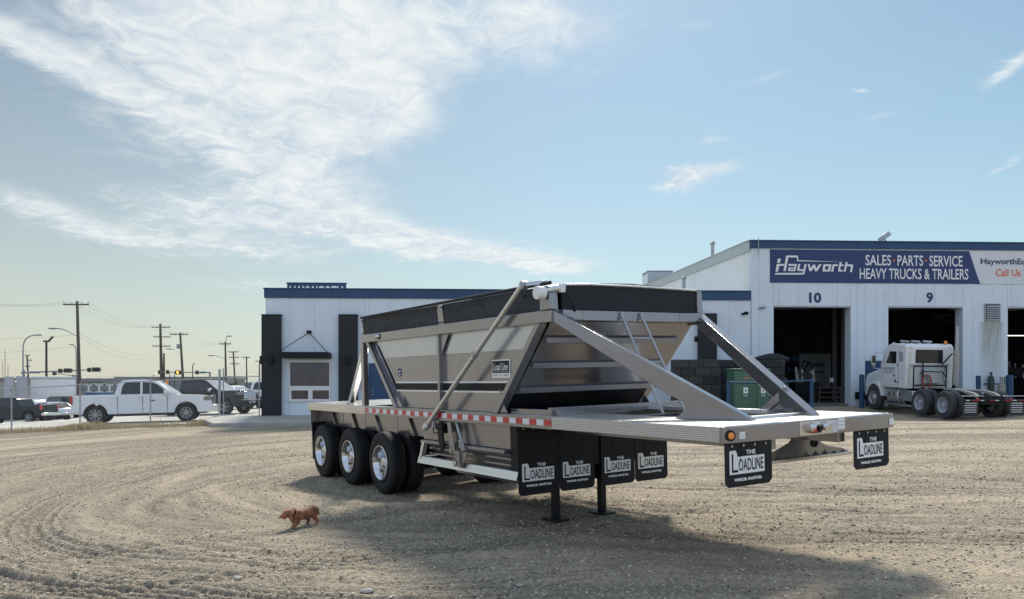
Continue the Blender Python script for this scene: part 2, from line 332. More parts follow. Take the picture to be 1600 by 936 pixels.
def streak(x, y):
    x = np.asarray(x, float); y = np.asarray(y, float); o_ = []
    for cx, cy in ((-.6, 16.0), (17.0, 62.0)):
        q = np.hypot(x-cx, y-cy)+vn(x, y, .25)*.8; a_ = np.mod(np.arctan2(y-cy, x-cx), 2*math.pi)*q
        o_.append(.42*vn(q*1.1, a_*.12, 1.0)+.36*vn(q*3.1, a_*.26, 1.0)+.22*vn(q*8.5, a_*.6, 1.0))
    k = 1/(1+np.exp(-(x-.5)/1.2)); s_ = o_[0]*(1-k)+o_[1]*k; return np.clip((s_-.5)*3.2+.5+.22*k, 0, 1)
def relief(x, y):
    x = np.asarray(x, float); y = np.asarray(y, float); rr = np.hypot(x, y)
    fade = np.clip((34-rr)/14, 0, 1)
    h = (vn(x, y, .35)-.5)*.06+(vn(x, y, 1.3)-.5)*.022+(vn(x, y, 4.5)-.5)*.018+(vn(x, y, 13)-.5)*.013+(vn(x, y, 31)-.5)*.009
    tr = np.zeros_like(x)
    st = streak(x, y); h = h+(st-.5)*.05; rt = np.zeros_like(x)
    for cx, cy, r, a0, a1, w_, d in RUTS:
        w_ = w_*1.75
        q = np.hypot(x-cx, y-cy)+(vn(x, y, .4)-.5)*.3; t = (q-r)/w_; an = np.mod(np.arctan2(y-cy, x-cx), 2*math.pi)
        m = (np.clip((an-a0)*6, 0, 1)*np.clip((a1-an)*6, 0, 1))*np.clip(vn(x+r*7, y-r*3, .3)*2.6-.55, 0, 1)*np.clip((np.abs(t) < 4), 0, 1)
        tread = .18*np.sin(an*r*40+np.sign(t)*1.2)
        h = h+m*d*1.75*(-np.exp(-(t/1.15)**2)*(.55+.45*np.cos(t*9.5))*(1+tread)+.5*np.exp(-(np.abs(t)-1.9)**2*3))
        tr = np.maximum(tr, m*np.exp(-(np.abs(t)-1.9)**2*1.2)); rt = np.maximum(rt, m*np.exp(-(t/1.15)**2)*(.55+.45*np.cos(t*9.5)))
    # smooth stand for the wheels, feet and the dog
    for px, py in PADS:
        k = np.exp(-((x-px)**2+(y-py)**2)/.5); h = h*(1-.85*k)
    return h*fade, tr*fade, rt*fade
def tw(X, Y, Z): return tO+tX*X+tY*Y+tZ*Z
PADS = []
for a in (-10.57, -9.1, -7.64):
    for b in (.2, .5, 2.1, 2.4): p = tw(a, b, -1.478); PADS.append((p.x, p.y))
for b in (.9, 1.7): p = tw(-3.82, b, -1.478); PADS.append((p.x, p.y))
DOG = (-2.82, 10.8); PADS.append(DOG)
def gzr(x, y): return gzf(x, y)+float(relief(np.array([x]), np.array([y]))[0][0])

rad = [.6]
while rad[-1] < 42: rad.append(rad[-1]*(1.0034 if rad[-1] > 3.5 else 1.03))
while rad[-1] < 4500: rad.append(rad[-1]*1.07)
rad = np.array(rad)
th = list(np.arange(-46, 46.01, .16))+list(np.arange(50, 310, 5))
th = np.radians(np.array(th)); nr, na = len(rad), len(th)
RR, TT = np.meshgrid(rad, th, indexing='ij'); GX = (RR*np.sin(TT)).ravel(); GY = (RR*np.cos(TT)).ravel()
rel, trk, rut = relief(GX, GY); GZ = gz(GX, GY)+rel
idx = np.arange(nr*na).reshape(nr, na); a = idx[:-1, :]; b = np.roll(idx, -1, 1)[:-1, :]; c = np.roll(idx, -1, 1)[1:, :]; d = idx[1:, :]
quads = np.stack([a, d, c, b], -1).reshape(-1, 4)
def np_mesh(name, co, faces, mat, smooth=True):
    me = bpy.data.meshes.new(name); k = faces.shape[1]; me.vertices.add(len(co)); me.vertices.foreach_set('co', np.ascontiguousarray(co, dtype=np.float32).ravel())
    me.loops.add(faces.size); me.loops.foreach_set('vertex_index', np.ascontiguousarray(faces, dtype=np.int32).ravel())
    me.polygons.add(len(faces)); me.polygons.foreach_set('loop_start', np.arange(len(faces), dtype=np.int32)*k); me.polygons.foreach_set('loop_total', np.full(len(faces), k, dtype=np.int32))
    if smooth: me.polygons.foreach_set('use_smooth', np.ones(len(faces), dtype=bool))
    me.update(calc_edges=True); me.materials.append(mat); return me
def gravel_mat():
    # track: how far wheels have packed the fines
    m, t, b = nodes_of('gravel'); n = t.nodes; l = t.links
    tcn = n.new('ShaderNodeTexCoord'); P = tcn.outputs['Object']
    def nz(sc, de=5, ro=.6, di=0.0):
        q = n.new('ShaderNodeTexNoise'); q.inputs['Scale'].default_value = sc; q.inputs['Detail'].default_value = de; q.inputs['Roughness'].default_value = ro; q.inputs['Distortion'].default_value = di; l.new(P, q.inputs['Vector']); return q.outputs['Fac']
    def ramp(src, a_, b_, c_=0.0, d_=1.0):
        q = n.new('ShaderNodeMapRange'); l.new(src, q.inputs[0]); q.inputs[1].default_value = a_; q.inputs[2].default_value = b_; q.inputs[3].default_value = c_; q.inputs[4].default_value = d_; return q.outputs[0]
    def mixc(f, A, B, bt='MIX'):
        q = n.new('ShaderNodeMix'); q.data_type = 'RGBA'; q.blend_type = bt
        if isinstance(f, float): q.inputs[0].default_value = f
        else: l.new(f, q.inputs[0])
        for i, v in ((6, A), (7, B)):
            if isinstance(v, tuple): q.inputs[i].default_value = v+(1,)
            else: l.new(v, q.inputs[i])
        return q.outputs[2]
    sa_ = n.new('ShaderNodeAttribute'); sa_.attribute_name = 'streak'
    base = mixc(ramp(nz(.22, 6, .6, .5), .38, .62), (.26, .214, .156), (.46, .375, .262))
    base = mixc(ramp(sa_.outputs['Fac'], .15, .9, 0, 1), mixc(.8, base, (.13, .107, .077)), mixc(.7, base, (.62, .5, .345)))
    at_ = n.new('ShaderNodeAttribute'); at_.attribute_name = 'track'
    base = mixc(ramp(at_.outputs['Fac'], 0, 1, 0, .75), base, (.5, .41, .29))
    base = mixc(ramp(nz(1.6, 7, .65, .3), .42, .68, 0, .55), base, (.17, .15, .12))
    ru_ = n.new('ShaderNodeAttribute'); ru_.attribute_name = 'rut'; base = mixc(ramp(ru_.outputs['Fac'], 0, .7, 0, .9), base, (.085, .073, .058))
    vo = n.new('ShaderNodeTexVoronoi'); vo.inputs['Scale'].default_value = 34; l.new(P, vo.inputs['Vector'])
    sp = n.new('ShaderNodeSeparateColor'); l.new(vo.outputs['Color'], sp.inputs[0])
    peb = mixc(sp.outputs[0], (.075, .068, .055), (.6, .52, .41))
    base = mixc(ramp(sp.outputs[1], .35, .6, .0, .55), base, peb)
    vo2 = n.new('ShaderNodeTexVoronoi'); vo2.inputs['Scale'].default_value = 95; l.new(P, vo2.inputs['Vector'])
    sp2 = n.new('ShaderNodeSeparateColor'); l.new(vo2.outputs['Color'], sp2.inputs[0])
    base = mixc(ramp(sp2.outputs[0], 0, 1, 0, .45), base, mixc(sp2.outputs[1], (.1, .09, .072), (.6, .52, .4)))
    l.new(base, b.inputs['Base Color']); b.inputs['Roughness'].default_value = .93; b.inputs['Specular IOR Level'].default_value = .25
    ad = n.new('ShaderNodeMath'); ad.operation = 'ADD'; l.new(ramp(vo.outputs['Distance'], 0, .6, 1, 0), ad.inputs[0])
    ad2 = n.new('ShaderNodeMath'); ad2.operation = 'MULTIPLY_ADD'; l.new(nz(60, 4, .7), ad2.inputs[0]); ad2.inputs[1].default_value = .9; l.new(ramp(vo2.outputs['Distance'], 0, .6, .5, 0), ad2.inputs[2]); l.new(ad2.outputs[0], ad.inputs[1])
    bb = n.new('ShaderNodeBump'); bb.inputs['Strength'].default_value = .85; bb.inputs['Distance'].default_value = .016; l.new(ad.outputs[0], bb.inputs['Height']); l.new(bb.outputs[0], b.inputs['Normal'])
    return m
M['gravel'] = gravel_mat()
gme = np_mesh('ground', np.stack([GX, GY, GZ], 1), quads, M['gravel'])
at_ = gme.attributes.new('track', 'FLOAT', 'POINT'); at_.data.foreach_set('value', trk.astype(np.float32))
at_ = gme.attributes.new('rut', 'FLOAT', 'POINT'); at_.data.foreach_set('value', rut.astype(np.float32))
at_ = gme.attributes.new('streak', 'FLOAT', 'POINT'); at_.data.foreach_set('value', streak(GX, GY).astype(np.float32))
g = bpy.data.objects.new('ground', gme); COL.objects.link(g); tag(g, kind='structure')

# loose stones strewn over the yard: nobody could count them
def stones(n_, rmin, rmax, smin, smax, seed, mat, name, thr):
    rs = np.random.RandomState(seed); r = rmin+(rmax-rmin)*rs.rand(n_)**.85; t = np.radians((rs.rand(n_)-.5)*84); x = r*np.sin(t); y = r*np.cos(t)
    keep = rs.rand(n_) < np.clip(vn(x, y, .9)*1.6-.1, thr, 1); x = x[keep]; y = y[keep]; k = len(x)
    z = gz(x, y)+relief(x, y)[0]; s = smin+(smax-smin)*rs.rand(k)**3
    V0 = np.array([(1,0,0),(0,1,0),(-1,0,0),(0,-1,0),(0,0,1),(.0,0,-1)], float); F0 = np.array([(0,1,4),(1,2,4),(2,3,4),(3,0,4),(1,0,5),(2,1,5),(3,2,5),(0,3,5)])
    jit = 1+(rs.rand(k, 6, 3)-.5)*.7; a_ = rs.rand(k)*6.28; v = V0[None]*jit*s[:, None, None]*np.array([1.15, .85, .6])
    v = v+(rs.rand(k, 6, 3)-.5)*s[:, None, None]*.5
    ca, sa = np.cos(a_)[:, None], np.sin(a_)[:, None]; vx = v[..., 0]*ca-v[..., 1]*sa; vy = v[..., 0]*sa+v[..., 1]*ca
    co = np.stack([vx+x[:, None], vy+y[:, None], v[..., 2]+z[:, None]+s[:, None]*.2], -1).reshape(-1, 3)
    fa = (F0[None]+(np.arange(k)*6)[:, None, None]).reshape(-1, 3)
    o = bpy.data.objects.new(name, np_mesh(name, co, fa, mat, False)); COL.objects.link(o); return tag(o, 'loose grey and tan stones strewn over the gravel yard', 'gravel', kind='stuff')
def stone_mat(name, a, b):
    m, t, bs = nodes_of(name); n = t.nodes; l = t.links; q = n.new('ShaderNodeNewGeometry'); r = n.new('ShaderNodeValToRGB'); l.new(q.outputs['Random Per Island'], r.inputs[0])
    r.color_ramp.elements[0].color = a+(1,); r.color_ramp.elements[1].color = b+(1,); l.new(r.outputs[0], bs.inputs['Base Color']); bs.inputs['Roughness'].default_value = .9; bs.inputs['Specular IOR Level'].default_value = .25; return m
M['stone'] = stone_mat('stone', (.14, .12, .095), (.75, .66, .53))
stones(150000, 4.5, 30, .004, .021, 5, M['stone'], 'loose_gravel', .3)

M['rock'] = pm('pale_rock', (.42, .4, .36), .9, 0, .2, 9, bump=.5, bs=30, dirt=.3)
ROCKS = [(573, 919, .045, 'white fist-sized stone lying on the gravel at the bottom edge, left of centre'), (372, 903, .035, 'pale flat stone half sunk in a wheel rut at the lower left'),
         (313, 871, .03, 'small pale stone left of the tyre ruts below the dog'), (640, 858, .028, 'lone grey stone on the shaded gravel in front of the trailer wheels'),
         (771, 889, .032, 'left stone of the shaded pair near the bottom of the yard'), (812, 910, .03, 'right stone of the shaded pair near the bottom of the yard'),
         (1066, 863, .026, 'brown stone at the tip of the trailer shadow'), (1306, 832, .02, 'dark small stone on the sunlit gravel below the far mud flap')]
for i, (px, py, s_, lb) in enumerate(ROCKS):
    d_ = 8.0
    for _ in range(12): d_ = (CZ-gzf(at(px, d_), d_))*F/(py-600)
    rs = random.Random(i+3); m = MB(); m.ell((0, 0, 0), (s_*1.3, s_, s_*.62), 9, 6); m.v = [(x*(1+rs.uniform(-.16, .16)), y*(1+rs.uniform(-.16, .16)), z*(1+rs.uniform(-.2, .2))) for x, y, z in m.v]
    x_ = at(px, d_); o = m.build('stone', M['rock'], smooth=True, loc=(x_, d_, gzr(x_, d_)+s_*.3), rot=(0, 0, i*1.3)); tag(o, lb, 'stone')

# ================================================================ the bottom dump trailer
T = bpy.data.objects.new('gravel_trailer', None); COL.objects.link(T)
T.matrix_world = Matrix(((tX.x, tY.x, tZ.x, tO.x), (tX.y, tY.y, tZ.y, tO.y), (tX.z, tY.z, tZ.z, tO.z), (0, 0, 0, 1)))
tag(T, 'champagne grey three-axle bottom dump gravel trailer parked alone on the yard', 'trailer')
W = 2.59
def sy(f):                                    # build on the near side and mirrored on the far side
    for s_ in (0, 1): f((lambda y: y) if not s_ else (lambda y: W-y), s_)
def b2(m, Yf, x0, x1, y0, y1, z0, z1): a_, b_ = sorted((Yf(y0), Yf(y1))); return m.box(x0, x1, a_, b_, z0, z1)
# deck side rails
def rails(Yf, far):
    b2(MB(), Yf, -11.18, -8.22, 0, .06, -.148, 0).build('rear_side_rail', M['steel'], T, .008)
    m = MB(); b2(m, Yf, -8.22, -2.61, 0, .06, -.148, 0).build('side_rail', M['tpaint'], T, .006)
    b2(MB(), Yf, -2.61, -.05, -.004, .06, -.142, 0).build('front_side_rail', M['diamond'], T, .004)
    # inner frame rails
    b2(MB(), Yf, -11.1, -6.3, .70, .82, -.5, -.03).build('frame_rail', M['tpaint'], T, .006)
    b2(MB(), Yf, -3.6, -.1, .70, .82, -.26, -.03).build('frame_rail', M['tpaint'], T, .006)
    # long walkway plates
    b2(MB(), Yf, -3.75, -.05, .062, .80, -.012, .003).build('walkway_plate', M['diamond'], T)
    b2(MB(), Yf, -8.3, -3.75, .062, .16, -.012, .003).build('walkway_plate', M['steel'], T)
sy(rails)
MB().box(-11.18, -8.3, .062, W-.062, -.012, .003).build('rear_deck_plate', M['steel'], T)
MB().box(-11.22, -11.18, 0, W, -.16, .0).build('rear_bumper', M['steel'], T, .01)
MB().box(-.5, -.02, .80, W-.80, -.014, .002).build('front_deck_plate', M['diamond'], T)
for x in (-3.3, -2.45, -1.6): MB().box(x-.04, x+.04, .8, W-.8, -.14, -.03).build('cross_member', M['tpaint'], T, .006)
MB().box(-.6, -.5, .8, W-.8, .0, .03).build('deck_step', M['alu'], T, .006)
MB().box(-2.6, -.95, W-.86, W-.8, .0, .05).build('deck_curb', M['alu'], T, .006)
MB().box(-3.72, -2.7, .15, .22, .0, .07).build('deck_curb', M['tpaint'], T, .006)
# conspicuity tape
n_ = 37; L_ = (8.16-2.62)/n_
ra = MB().box(0, L_-.003, -.0035, 0, -.105, -.035).mesh('reflector', M['red']); wa = MB().box(0, L_-.003, -.0035, 0, -.105, -.035).mesh('reflector', M['greytape'])
for side, yv in ((0, 0), (1, W)):
    for i in range(n_):
        if side and i % 6 > 1: continue
        o = bpy.data.objects.new('red_reflector' if i % 2 == 0 else 'white_reflector', ra if i % 2 == 0 else wa); fin(o, T, loc=(-8.16+i*L_, yv+(.0035 if side else -.0005), 0))
# front bumper with chamfered corners
MB().xy([(-.05, .0), (.0, .0), (.03, .13), (.03, W-.13), (.0, W), (-.05, W)], -.148, 0).build('front_bumper', M['tpaint'], T, .007)
def lamp(px_, y, z, far=0):
    c = MB().lathe([(0, .058), (.012, .058), (.016, .05), (.016, .046)], 24, axis='x').build('lamp_housing', M['black'], T, smooth=True, loc=(px_, y, z), rot=(0, 0, R(-76) if not far else 0))
    MB().lathe([(.014, .044), (.024, .036), (.03, .018), (.031, 0.0001)], 24, axis='x').build('amber_lamp', M['amber'], c, smooth=True)
    return c
c = MB().lathe([(0, .05), (.014, .05), (.017, .044), (.017, .036)], 24, axis='x').build('lamp_housing', M['black'], T, smooth=True, loc=(.014, .065, -.078), rot=(0, 0, R(-13)))
MB().lathe([(.012, .034), (.022, .03), (.029, .015), (.03, 0.0001)], 24, axis='x').build('amber_lamp', M['amber'], c, smooth=True)
for yv in (.2, W-.09): 
    q = MB().box(.03, .036, yv-.037, yv+.037, -.115, -.05).build('square_reflector', M['white'], T, .004)
    MB().box(.036, .039, yv-.02, yv+.02, -.1, -.066).build('lens', M['greytape'], q)
pl = MB().box(.03, .036, 1.0, 1.5, -.14, -.008).build('coupler_plate', M['steel'], T, .002)
def gladhand(y, col, s_=1.0, dz=0):
    m = MB(); m.cyl((.036, y, -.085+dz), (.085, y, -.085+dz), .018*s_, n=12); m.cyl((.06, y-.03, -.06+dz), (.075, y+.035, -.062+dz), .026*s_, n=12); m.cyl((.07, y+.03, -.05+dz), (.08, y+.1, -.03+dz), .012*s_, n=8)
    m.build('air_coupling', col, T, smooth=True)
gladhand(1.13, M['chrome'], 1.15); gladhand(1.33, M['chrome'])
m = MB(); m.cyl((.036, 1.165, -.1), (.09, 1.165, -.1), .022, n=12); m.cyl((.05, 1.165, -.06), (.08, 1.165, -.06), .018, n=10); m.build('coupling_seal', M['red'], T, smooth=True)
m = MB(); m.cyl((.036, 1.235, -.075), (.1, 1.235, -.075), .027, n=14); m.box(.036, .075, 1.2, 1.27, -.12, -.095); m.box(.04, .06, 1.27, 1.3, -.11, -.06); m.build('plug_socket', M['black'], T, smooth=True)
lb = MB().box(.03, .0335, 1.47, 1.58, -.135, -.015).build('data_plate', M['greytape'], T); lb2 = MB().box(.03, .034, 1.59, 1.70, -.115, -.005).build('data_plate', M['white'], T)
for k in range(6): MB().box(.0335, .0345, 1.48, 1.57, -.127+k*.018, -.12+k*.018).build('print_line', M['fascia'], lb)
for k in range(4):
    for j in range(3): MB().box(.034, .0352, 1.6+k*.025, 1.618+k*.025, -.108+j*.033, -.098+j*.033).build('print_line', M['fascia'], lb2)

# hopper: rails, side panels, slopes
XR, XF = -8.37, -2.62
def poly_slab(name, pts, off, mat, bevel=0, parent=None):
    """closed solid from 3-D planar outline pts, thickness vector off"""
    off = Vector(off); A_ = [Vector(p) for p in pts]; n = len(A_); m = MB()
    m.add(A_+[p+off for p in A_], [tuple(range(n))[::-1], tuple(range(n, 2*n))]+[(i, (i+1) % n, n+(i+1) % n, n+i) for i in range(n)])
    return m.build(name, mat, parent or T, bevel)
def hop(Yf, far):
    sg = -1 if far else 1
    b2(MB(), Yf, XR, XF, .03, .16, 1.105, 1.25).build('top_rail', M['tpaint'], T, .008)
    side = lambda pts, y0, y1, name, mat, bv=0: MB().xz(pts, *sorted((Yf(y0), Yf(y1)))).build(name, mat, T, bv)
    # skin, in two bays, upper part painted paler as if reflecting sky
    zz = .815
    def xr(z): return -8.06+(1.1-z)*1.02
    def xf(z): return -2.97-(1.1-z)*.935
    side([(xr(zz), zz), (xr(1.104), 1.104), (-5.55, 1.104), (-5.55, zz)], .128, .16, 'sky_sheen_panel', M['tsheen'])
    side([(-5.49, zz), (-5.49, 1.104), (xf(1.104), 1.104), (xf(zz), zz)], .128, .16, 'sky_sheen_panel', M['tsheen'])
    side([(xr(.01), .01), (xr(zz), zz-.003), (-5.55, zz-.003), (-5.55, .01)], .13, .16, 'side_panel', M['tpaint'])
    side([(-5.49, .01), (-5.49, zz-.003), (xf(zz), zz-.003), (xf(.01), .01)], .13, .16, 'side_panel', M['tpaint'])
    # stripes
    def strip(pts, name, mat): side(pts, .1265, .13, name, mat)
    def band(z0, z1, name, mat, dx0, dx1):
        for a_, b_ in ((None, -5.55), (-5.49, None)):
            if a_ is None: strip([(xr(z0)+dx0, z0), (xr(z1)+dx0, z1), (b_, z1), (b_, z0)], name, mat)
            else: strip([(a_, z0), (a_, z1), (xf(z1)-.05, z1), (xf(z0)-.05, z0)], name, mat)
    band(.29, .392, 'black_stripe', M['blackpr'], .1, 0); band(.396, .418, 'white_stripe', M['white'], .2, 0); band(.264, .286, 'white_stripe', M['white'], .1, 0)
    for dx0, dx1, nm, mt in ((.1, .195, 'black_stripe', M['blackpr']), (.2, .225, 'white_stripe', M['white']), (.07, .095, 'white_stripe', M['white'])):
        side([(xr(.40)+dx0, .42 if nm == 'white_stripe' else .396), (xr(.40)+dx1, .42 if nm == 'white_stripe' else .396), (xr(1.03)+dx1, 1.03), (xr(1.03)+dx0, 1.03)], .1245, .1275, nm, mt)
    # edge bars and posts
    side([(-8.17, 1.104), (-8.06, 1.104), (-6.95, .0), (-7.06, .0)], .035, .16, 'edge_bar', M['tpaint'], .006)
    side([(-2.97, 1.104), (-2.86, 1.104), (-3.87, .0), (-3.98, .0)], .035, .16, 'edge_bar', M['tpaint'], .006)
    side([(-3.87, .02), (-3.83, .33), (-3.76, .13), (-3.66, .02)], .06, .075, 'gusset', M['tpaint'])
    side([(-6.95, .02), (-7.0, .2), (-6.78, .02)], .06, .075, 'gusset', M['tpaint'])
    b2(MB(), Yf, -5.55, -5.49, .06, .16, .004, 1.104).build('side_post', M['tpaint'], T, .004)
    side([(-5.49, 1.1), (-5.49, .78), (-5.24, 1.1)], .09, .1, 'gusset', M['tpaint'])
    b2(MB(), Yf, -8.42, -8.3, .04, .13, .004, 1.104).build('rear_post', M['tpaint'], T, .006)
    # rear brace
    A_ = Vector((-8.37, Yf(.1), 1.245)); B_ = Vector((-10.9, Yf(.75), .004)); ax = (B_-A_).normalized(); hv = Vector((B_.x-A_.x, B_.y-A_.y, 0)).normalized()
    drop = .19; th_ = Vector((hv.y, -hv.x, 0))*.1*sg
    poly_slab('rear_brace', [A_, A_-Vector((0, 0, drop)), B_-hv*.32, B_], th_, M['alu'], .008)
    # front brace: deep box beam, flaring into the deck
    A_ = Vector((-2.62, Yf(.06), 1.25)); B_ = Vector((-.33, Yf(.77), .004)); hv = Vector((B_.x-A_.x, B_.y-A_.y, 0)); Lh = hv.length; hv.normalize(); th_ = Vector((hv.y, -hv.x, 0))*(-.11*sg)
    prof = [(0, 1.25), (Lh*.985, .03), (Lh, .004), (Lh*.645, .004), (Lh*.675, .06), (Lh*.695, .11), (Lh*.69, .17), (Lh*.66, .215), (Lh*.61, .265), (0, 1.105)] if not far else [(0, 1.25), (Lh*.985, .03), (Lh, .004), (Lh*.84, .004), (0, 1.09)]
    P_ = [Vector((A_.x, A_.y, 0))+hv*s_+Vector((0, 0, z)) for s_, z in prof]
    poly_slab('front_brace', P_, th_, M['tpaint'], .008)
    if far or 1:
        G0 = Vector((A_.x, A_.y, 0))+hv*(Lh*.80)+Vector((0, 0, .3)); G1 = G0+Vector((-.36, 0, -.3)); off_ = th_*.5
        m = MB(); m.bar(G0+off_-Vector((0, 0, .03)), G1+off_+Vector((0, 0, .004)), .09, .05, (0, 1, 0))
        if far: m.build('brace_strut', M['tpaint'], T, .005)
        if far: poly_slab('gusset', [G0+off_-Vector((.02, 0, .04)), G1+off_+Vector((.05, 0, .0)), G0+off_+Vector((.02, 0, -.29))], Vector((0, .012, 0)), M['tpaint'])
sy(hop)
MB().box(XF-.1, XF, .16, W-.16, 1.13, 1.25).build('front_top_rail', M['tpaint'], T, .006)
MB().box(XR, XR+.1, .16, W-.16, 1.13, 1.25).build('rear_top_rail', M['tpaint'], T, .006)
for s_ in (0, 1):                             # corner knuckles
    y = .16 if not s_ else W-.16; sg = 1 if not s_ else -1
    MB().xy([(XF, y), (XF, y+sg*.34), (XF-.1+.13, y+sg*.30), (XF+.07, y)], 1.135, 1.247).build('corner_gusset', M['tpaint'], T, .005)
# front slope and its ribs
def slz(z): return -2.80-(1.13-z)*.955
poly_slab('front_slope', [(slz(1.13), .165, 1.13), (slz(1.13), W-.165, 1.13), (slz(.26), W-.165, .26), (slz(.26), .165, .26)], (-.02, 0, -.02), M['tpaint'])
poly_slab('lower_slope', [(slz(.255), .165, .255), (slz(.255), W-.165, .255), (slz(-.1), W-.165, -.1), (slz(-.1), .165, -.1)], (-.02, 0, -.02), M['blackpr'])
poly_slab('rear_slope', [(-8.2, .165, 1.13), (-8.2, W-.165, 1.13), (-6.8, W-.165, -.1), (-6.8, .165, -.1)], (.02, 0, -.02), M['tpaint'])
for z in (.92, .615, .305):
    x = slz(z); y0 = .165+.04; y1 = W-.165-.04
    MB().xz([(x+.002, z+.035), (x+.055, z+.02), (x+.045, z-.045), (x-.05, z-.045)], y0, y1).build('slope_rib', M['trib'], T, .004)
MB().box(-2.82, -2.76, .1, W-.1, .004, .10).build('hopper_foot_beam', M['tpaint'], T, .004)
# boards round the top
def board(x0, x1, far):
    y0, y1 = (.085, .125) if not far else (W-.125, W-.085); s_ = -1 if not far else 1
    MB().add([(x0, y0, 1.252), (x1, y0, 1.252), (x1, y1, 1.252), (x0, y1, 1.252), (x0, y0+s_*.03, 1.535), (x1, y0+s_*.03, 1.535), (x1, y1+s_*.03, 1.535), (x0, y1+s_*.03, 1.535)],
             [(0,3,2,1),(4,5,6,7),(0,1,5,4),(1,2,6,5),(2,3,7,6),(3,0,4,7)]).build('board', M['wood'], T, .006)
for far in (0, 1):
    board(-8.32, -5.49, far); board(-5.34, -2.84, far)
    for x0, x1 in ((-8.37, -8.3), (-5.49, -5.32), (-2.84, -2.62)):
        y0, y1 = (.07, .14) if not far else (W-.14, W-.07); s_ = -1 if not far else 1
        k = MB().add([(x0, y0, 1.25), (x1, y0, 1.25), (x1, y1, 1.25), (x0, y1, 1.25), (x0+.015, y0+s_*.03, 1.52), (x1-.015, y0+s_*.03, 1.52), (x1-.015, y1, 1.52), (x0+.015, y1, 1.52)],
             [(0,3,2,1),(4,5,6,7),(0,1,5,4),(1,2,6,5),(2,3,7,6),(3,0,4,7)]).build('board_bracket', M['tpaint'], T, .004)
        for zz in (1.28, 1.49):
            for xx in (x0+.03, x1-.03): MB().cyl((xx, y0 if not far else y1, zz), (xx, (y0-.035 if not far else y1+.035), zz), .008, n=6).build('bolt', M['black'], k)
rk = random.Random(4)
for x_ in (-8.0, -7.4, -7.25, -6.6, -6.1, -5.8, -5.15, -4.9, -4.3, -4.22, -3.6, -3.2): z_ = rk.uniform(1.3, 1.48); MB().ell((x_, .085-.03*(z_-1.252)/.283-.001, z_), (rk.uniform(.02, .045), .004, rk.uniform(.02, .04)), 10, 6).build('wood_knot', M['blackpr'], T)
MB().box(-2.665, -2.625, .2, W-.16, 1.253, 1.54).build('front_board', M['tarp'], T, .006)
MB().box(-2.67, -2.6, W-.19, W-.11, 1.252, 1.545).build('board_bracket', M['tpaint'], T, .005)
MB().box(-8.36, -8.33, .14, W-.14, 1.253, 1.53).build('rear_board', M['wood'], T, .006)
# rolled tarp over the boards
rings = []
for k in range(13):
    x = -8.3+k*(5.66/12); sag = -.02*math.sin(k*1.9)
    rings.append([(x, .1, 1.53), (x, .35, 1.555+sag), (x, .9, 1.575+sag), (x, W/2, 1.585+sag), (x, W-.9, 1.57+sag), (x, W-.35, 1.55+sag), (x, W-.1, 1.53), (x, W/2, 1.5)])
MB().loft(rings).build('tarp', M['tarp'], T, smooth=True)
MB().cyl((-8.3, .02, 1.545), (-2.6, .02, 1.56), .022, n=10).build('tarp_roller', M['tarp'], T, smooth=True)
MB().tube([(-2.61, .25, 1.545), (-2.6, .6, 1.56), (-2.6, 1.3, 1.563), (-2.61, W-.2, 1.55)], .014, 8).build('tarp_hoop', M['alu'], T, smooth=True)
# tarp arm, motor and its brackets
arm = MB(); arm.cyl((-3.06, -.06, 1.575), (-5.74, -.05, -.25), .036, .036, 10); arm.build('tarp_arm', M['alu'], T, smooth=True)
MB().cyl((-4.2, -.056, .80), (-4.26, -.056, .757), .043, n=10).build('arm_joint', M['galv'], T, smooth=True)
MB().cyl((-5.69, -.05, -.215), (-5.78, -.05, -.275), .058, .05, 12).build('arm_end_cap', M['alu'], T, .006, smooth=True)
MB().cyl((-3.06, -.08, 1.575), (-3.06, .0, 1.575), .05, n=12).build('arm_joint', M['galv'], T, smooth=True)
MB().bar((-3.06, -.04, 1.58), (-2.72, .04, 1.575), .05, .05).build('arm_link', M['tsheen'], T, .006)
MB().cyl((-2.68, -.13, 1.445), (-2.68, -.02, 1.445), .078, n=20).build('tarp_motor', M['whitep'], T, .008, smooth=True)
MB().cyl((-2.68, -.02, 1.475), (-2.62, .19, 1.51), .045, n=14).build('motor_housing', M['alu'], T, smooth=True)
MB().box(-2.66, -2.58, .15, .23, 1.45, 1.555).build('motor_bracket', M['whitep'], T, .008)
MB().box(-2.80, -2.6, .0, .09, 1.252, 1.44).build('corner_post', M['tpaint'], T, .006)
MB().tube([(-2.6, .2, 1.5), (-2.57, .26, 1.42), (-2.56, .31, 1.33), (-2.57, .35, 1.23)], .012, 6).build('cable', M['black'], T, smooth=True)
# access ladder
lad = [(Vector((-2.6, 1.09, 1.2)), Vector((-1.93, 1.11, .01))), (Vector((-2.6, 1.41, 1.2)), Vector((-1.88, 1.42, .01)))]
for a_, b_ in lad: MB().cyl(a_, b_, .017, n=10).build('ladder_rail', M['galv'], T, smooth=True)
for t_ in (.24, .49, .735): MB().cyl(lad[0][0].lerp(lad[0][1], t_), lad[1][0].lerp(lad[1][1], t_), .013, n=8).build('rung', M['galv'], T, smooth=True)
for a_, b_ in lad: MB().box(a_.x-.03, a_.x+.01, a_.y-.02, a_.y+.02, 1.16, 1.235).build('ladder_clip', M['galv'], T)
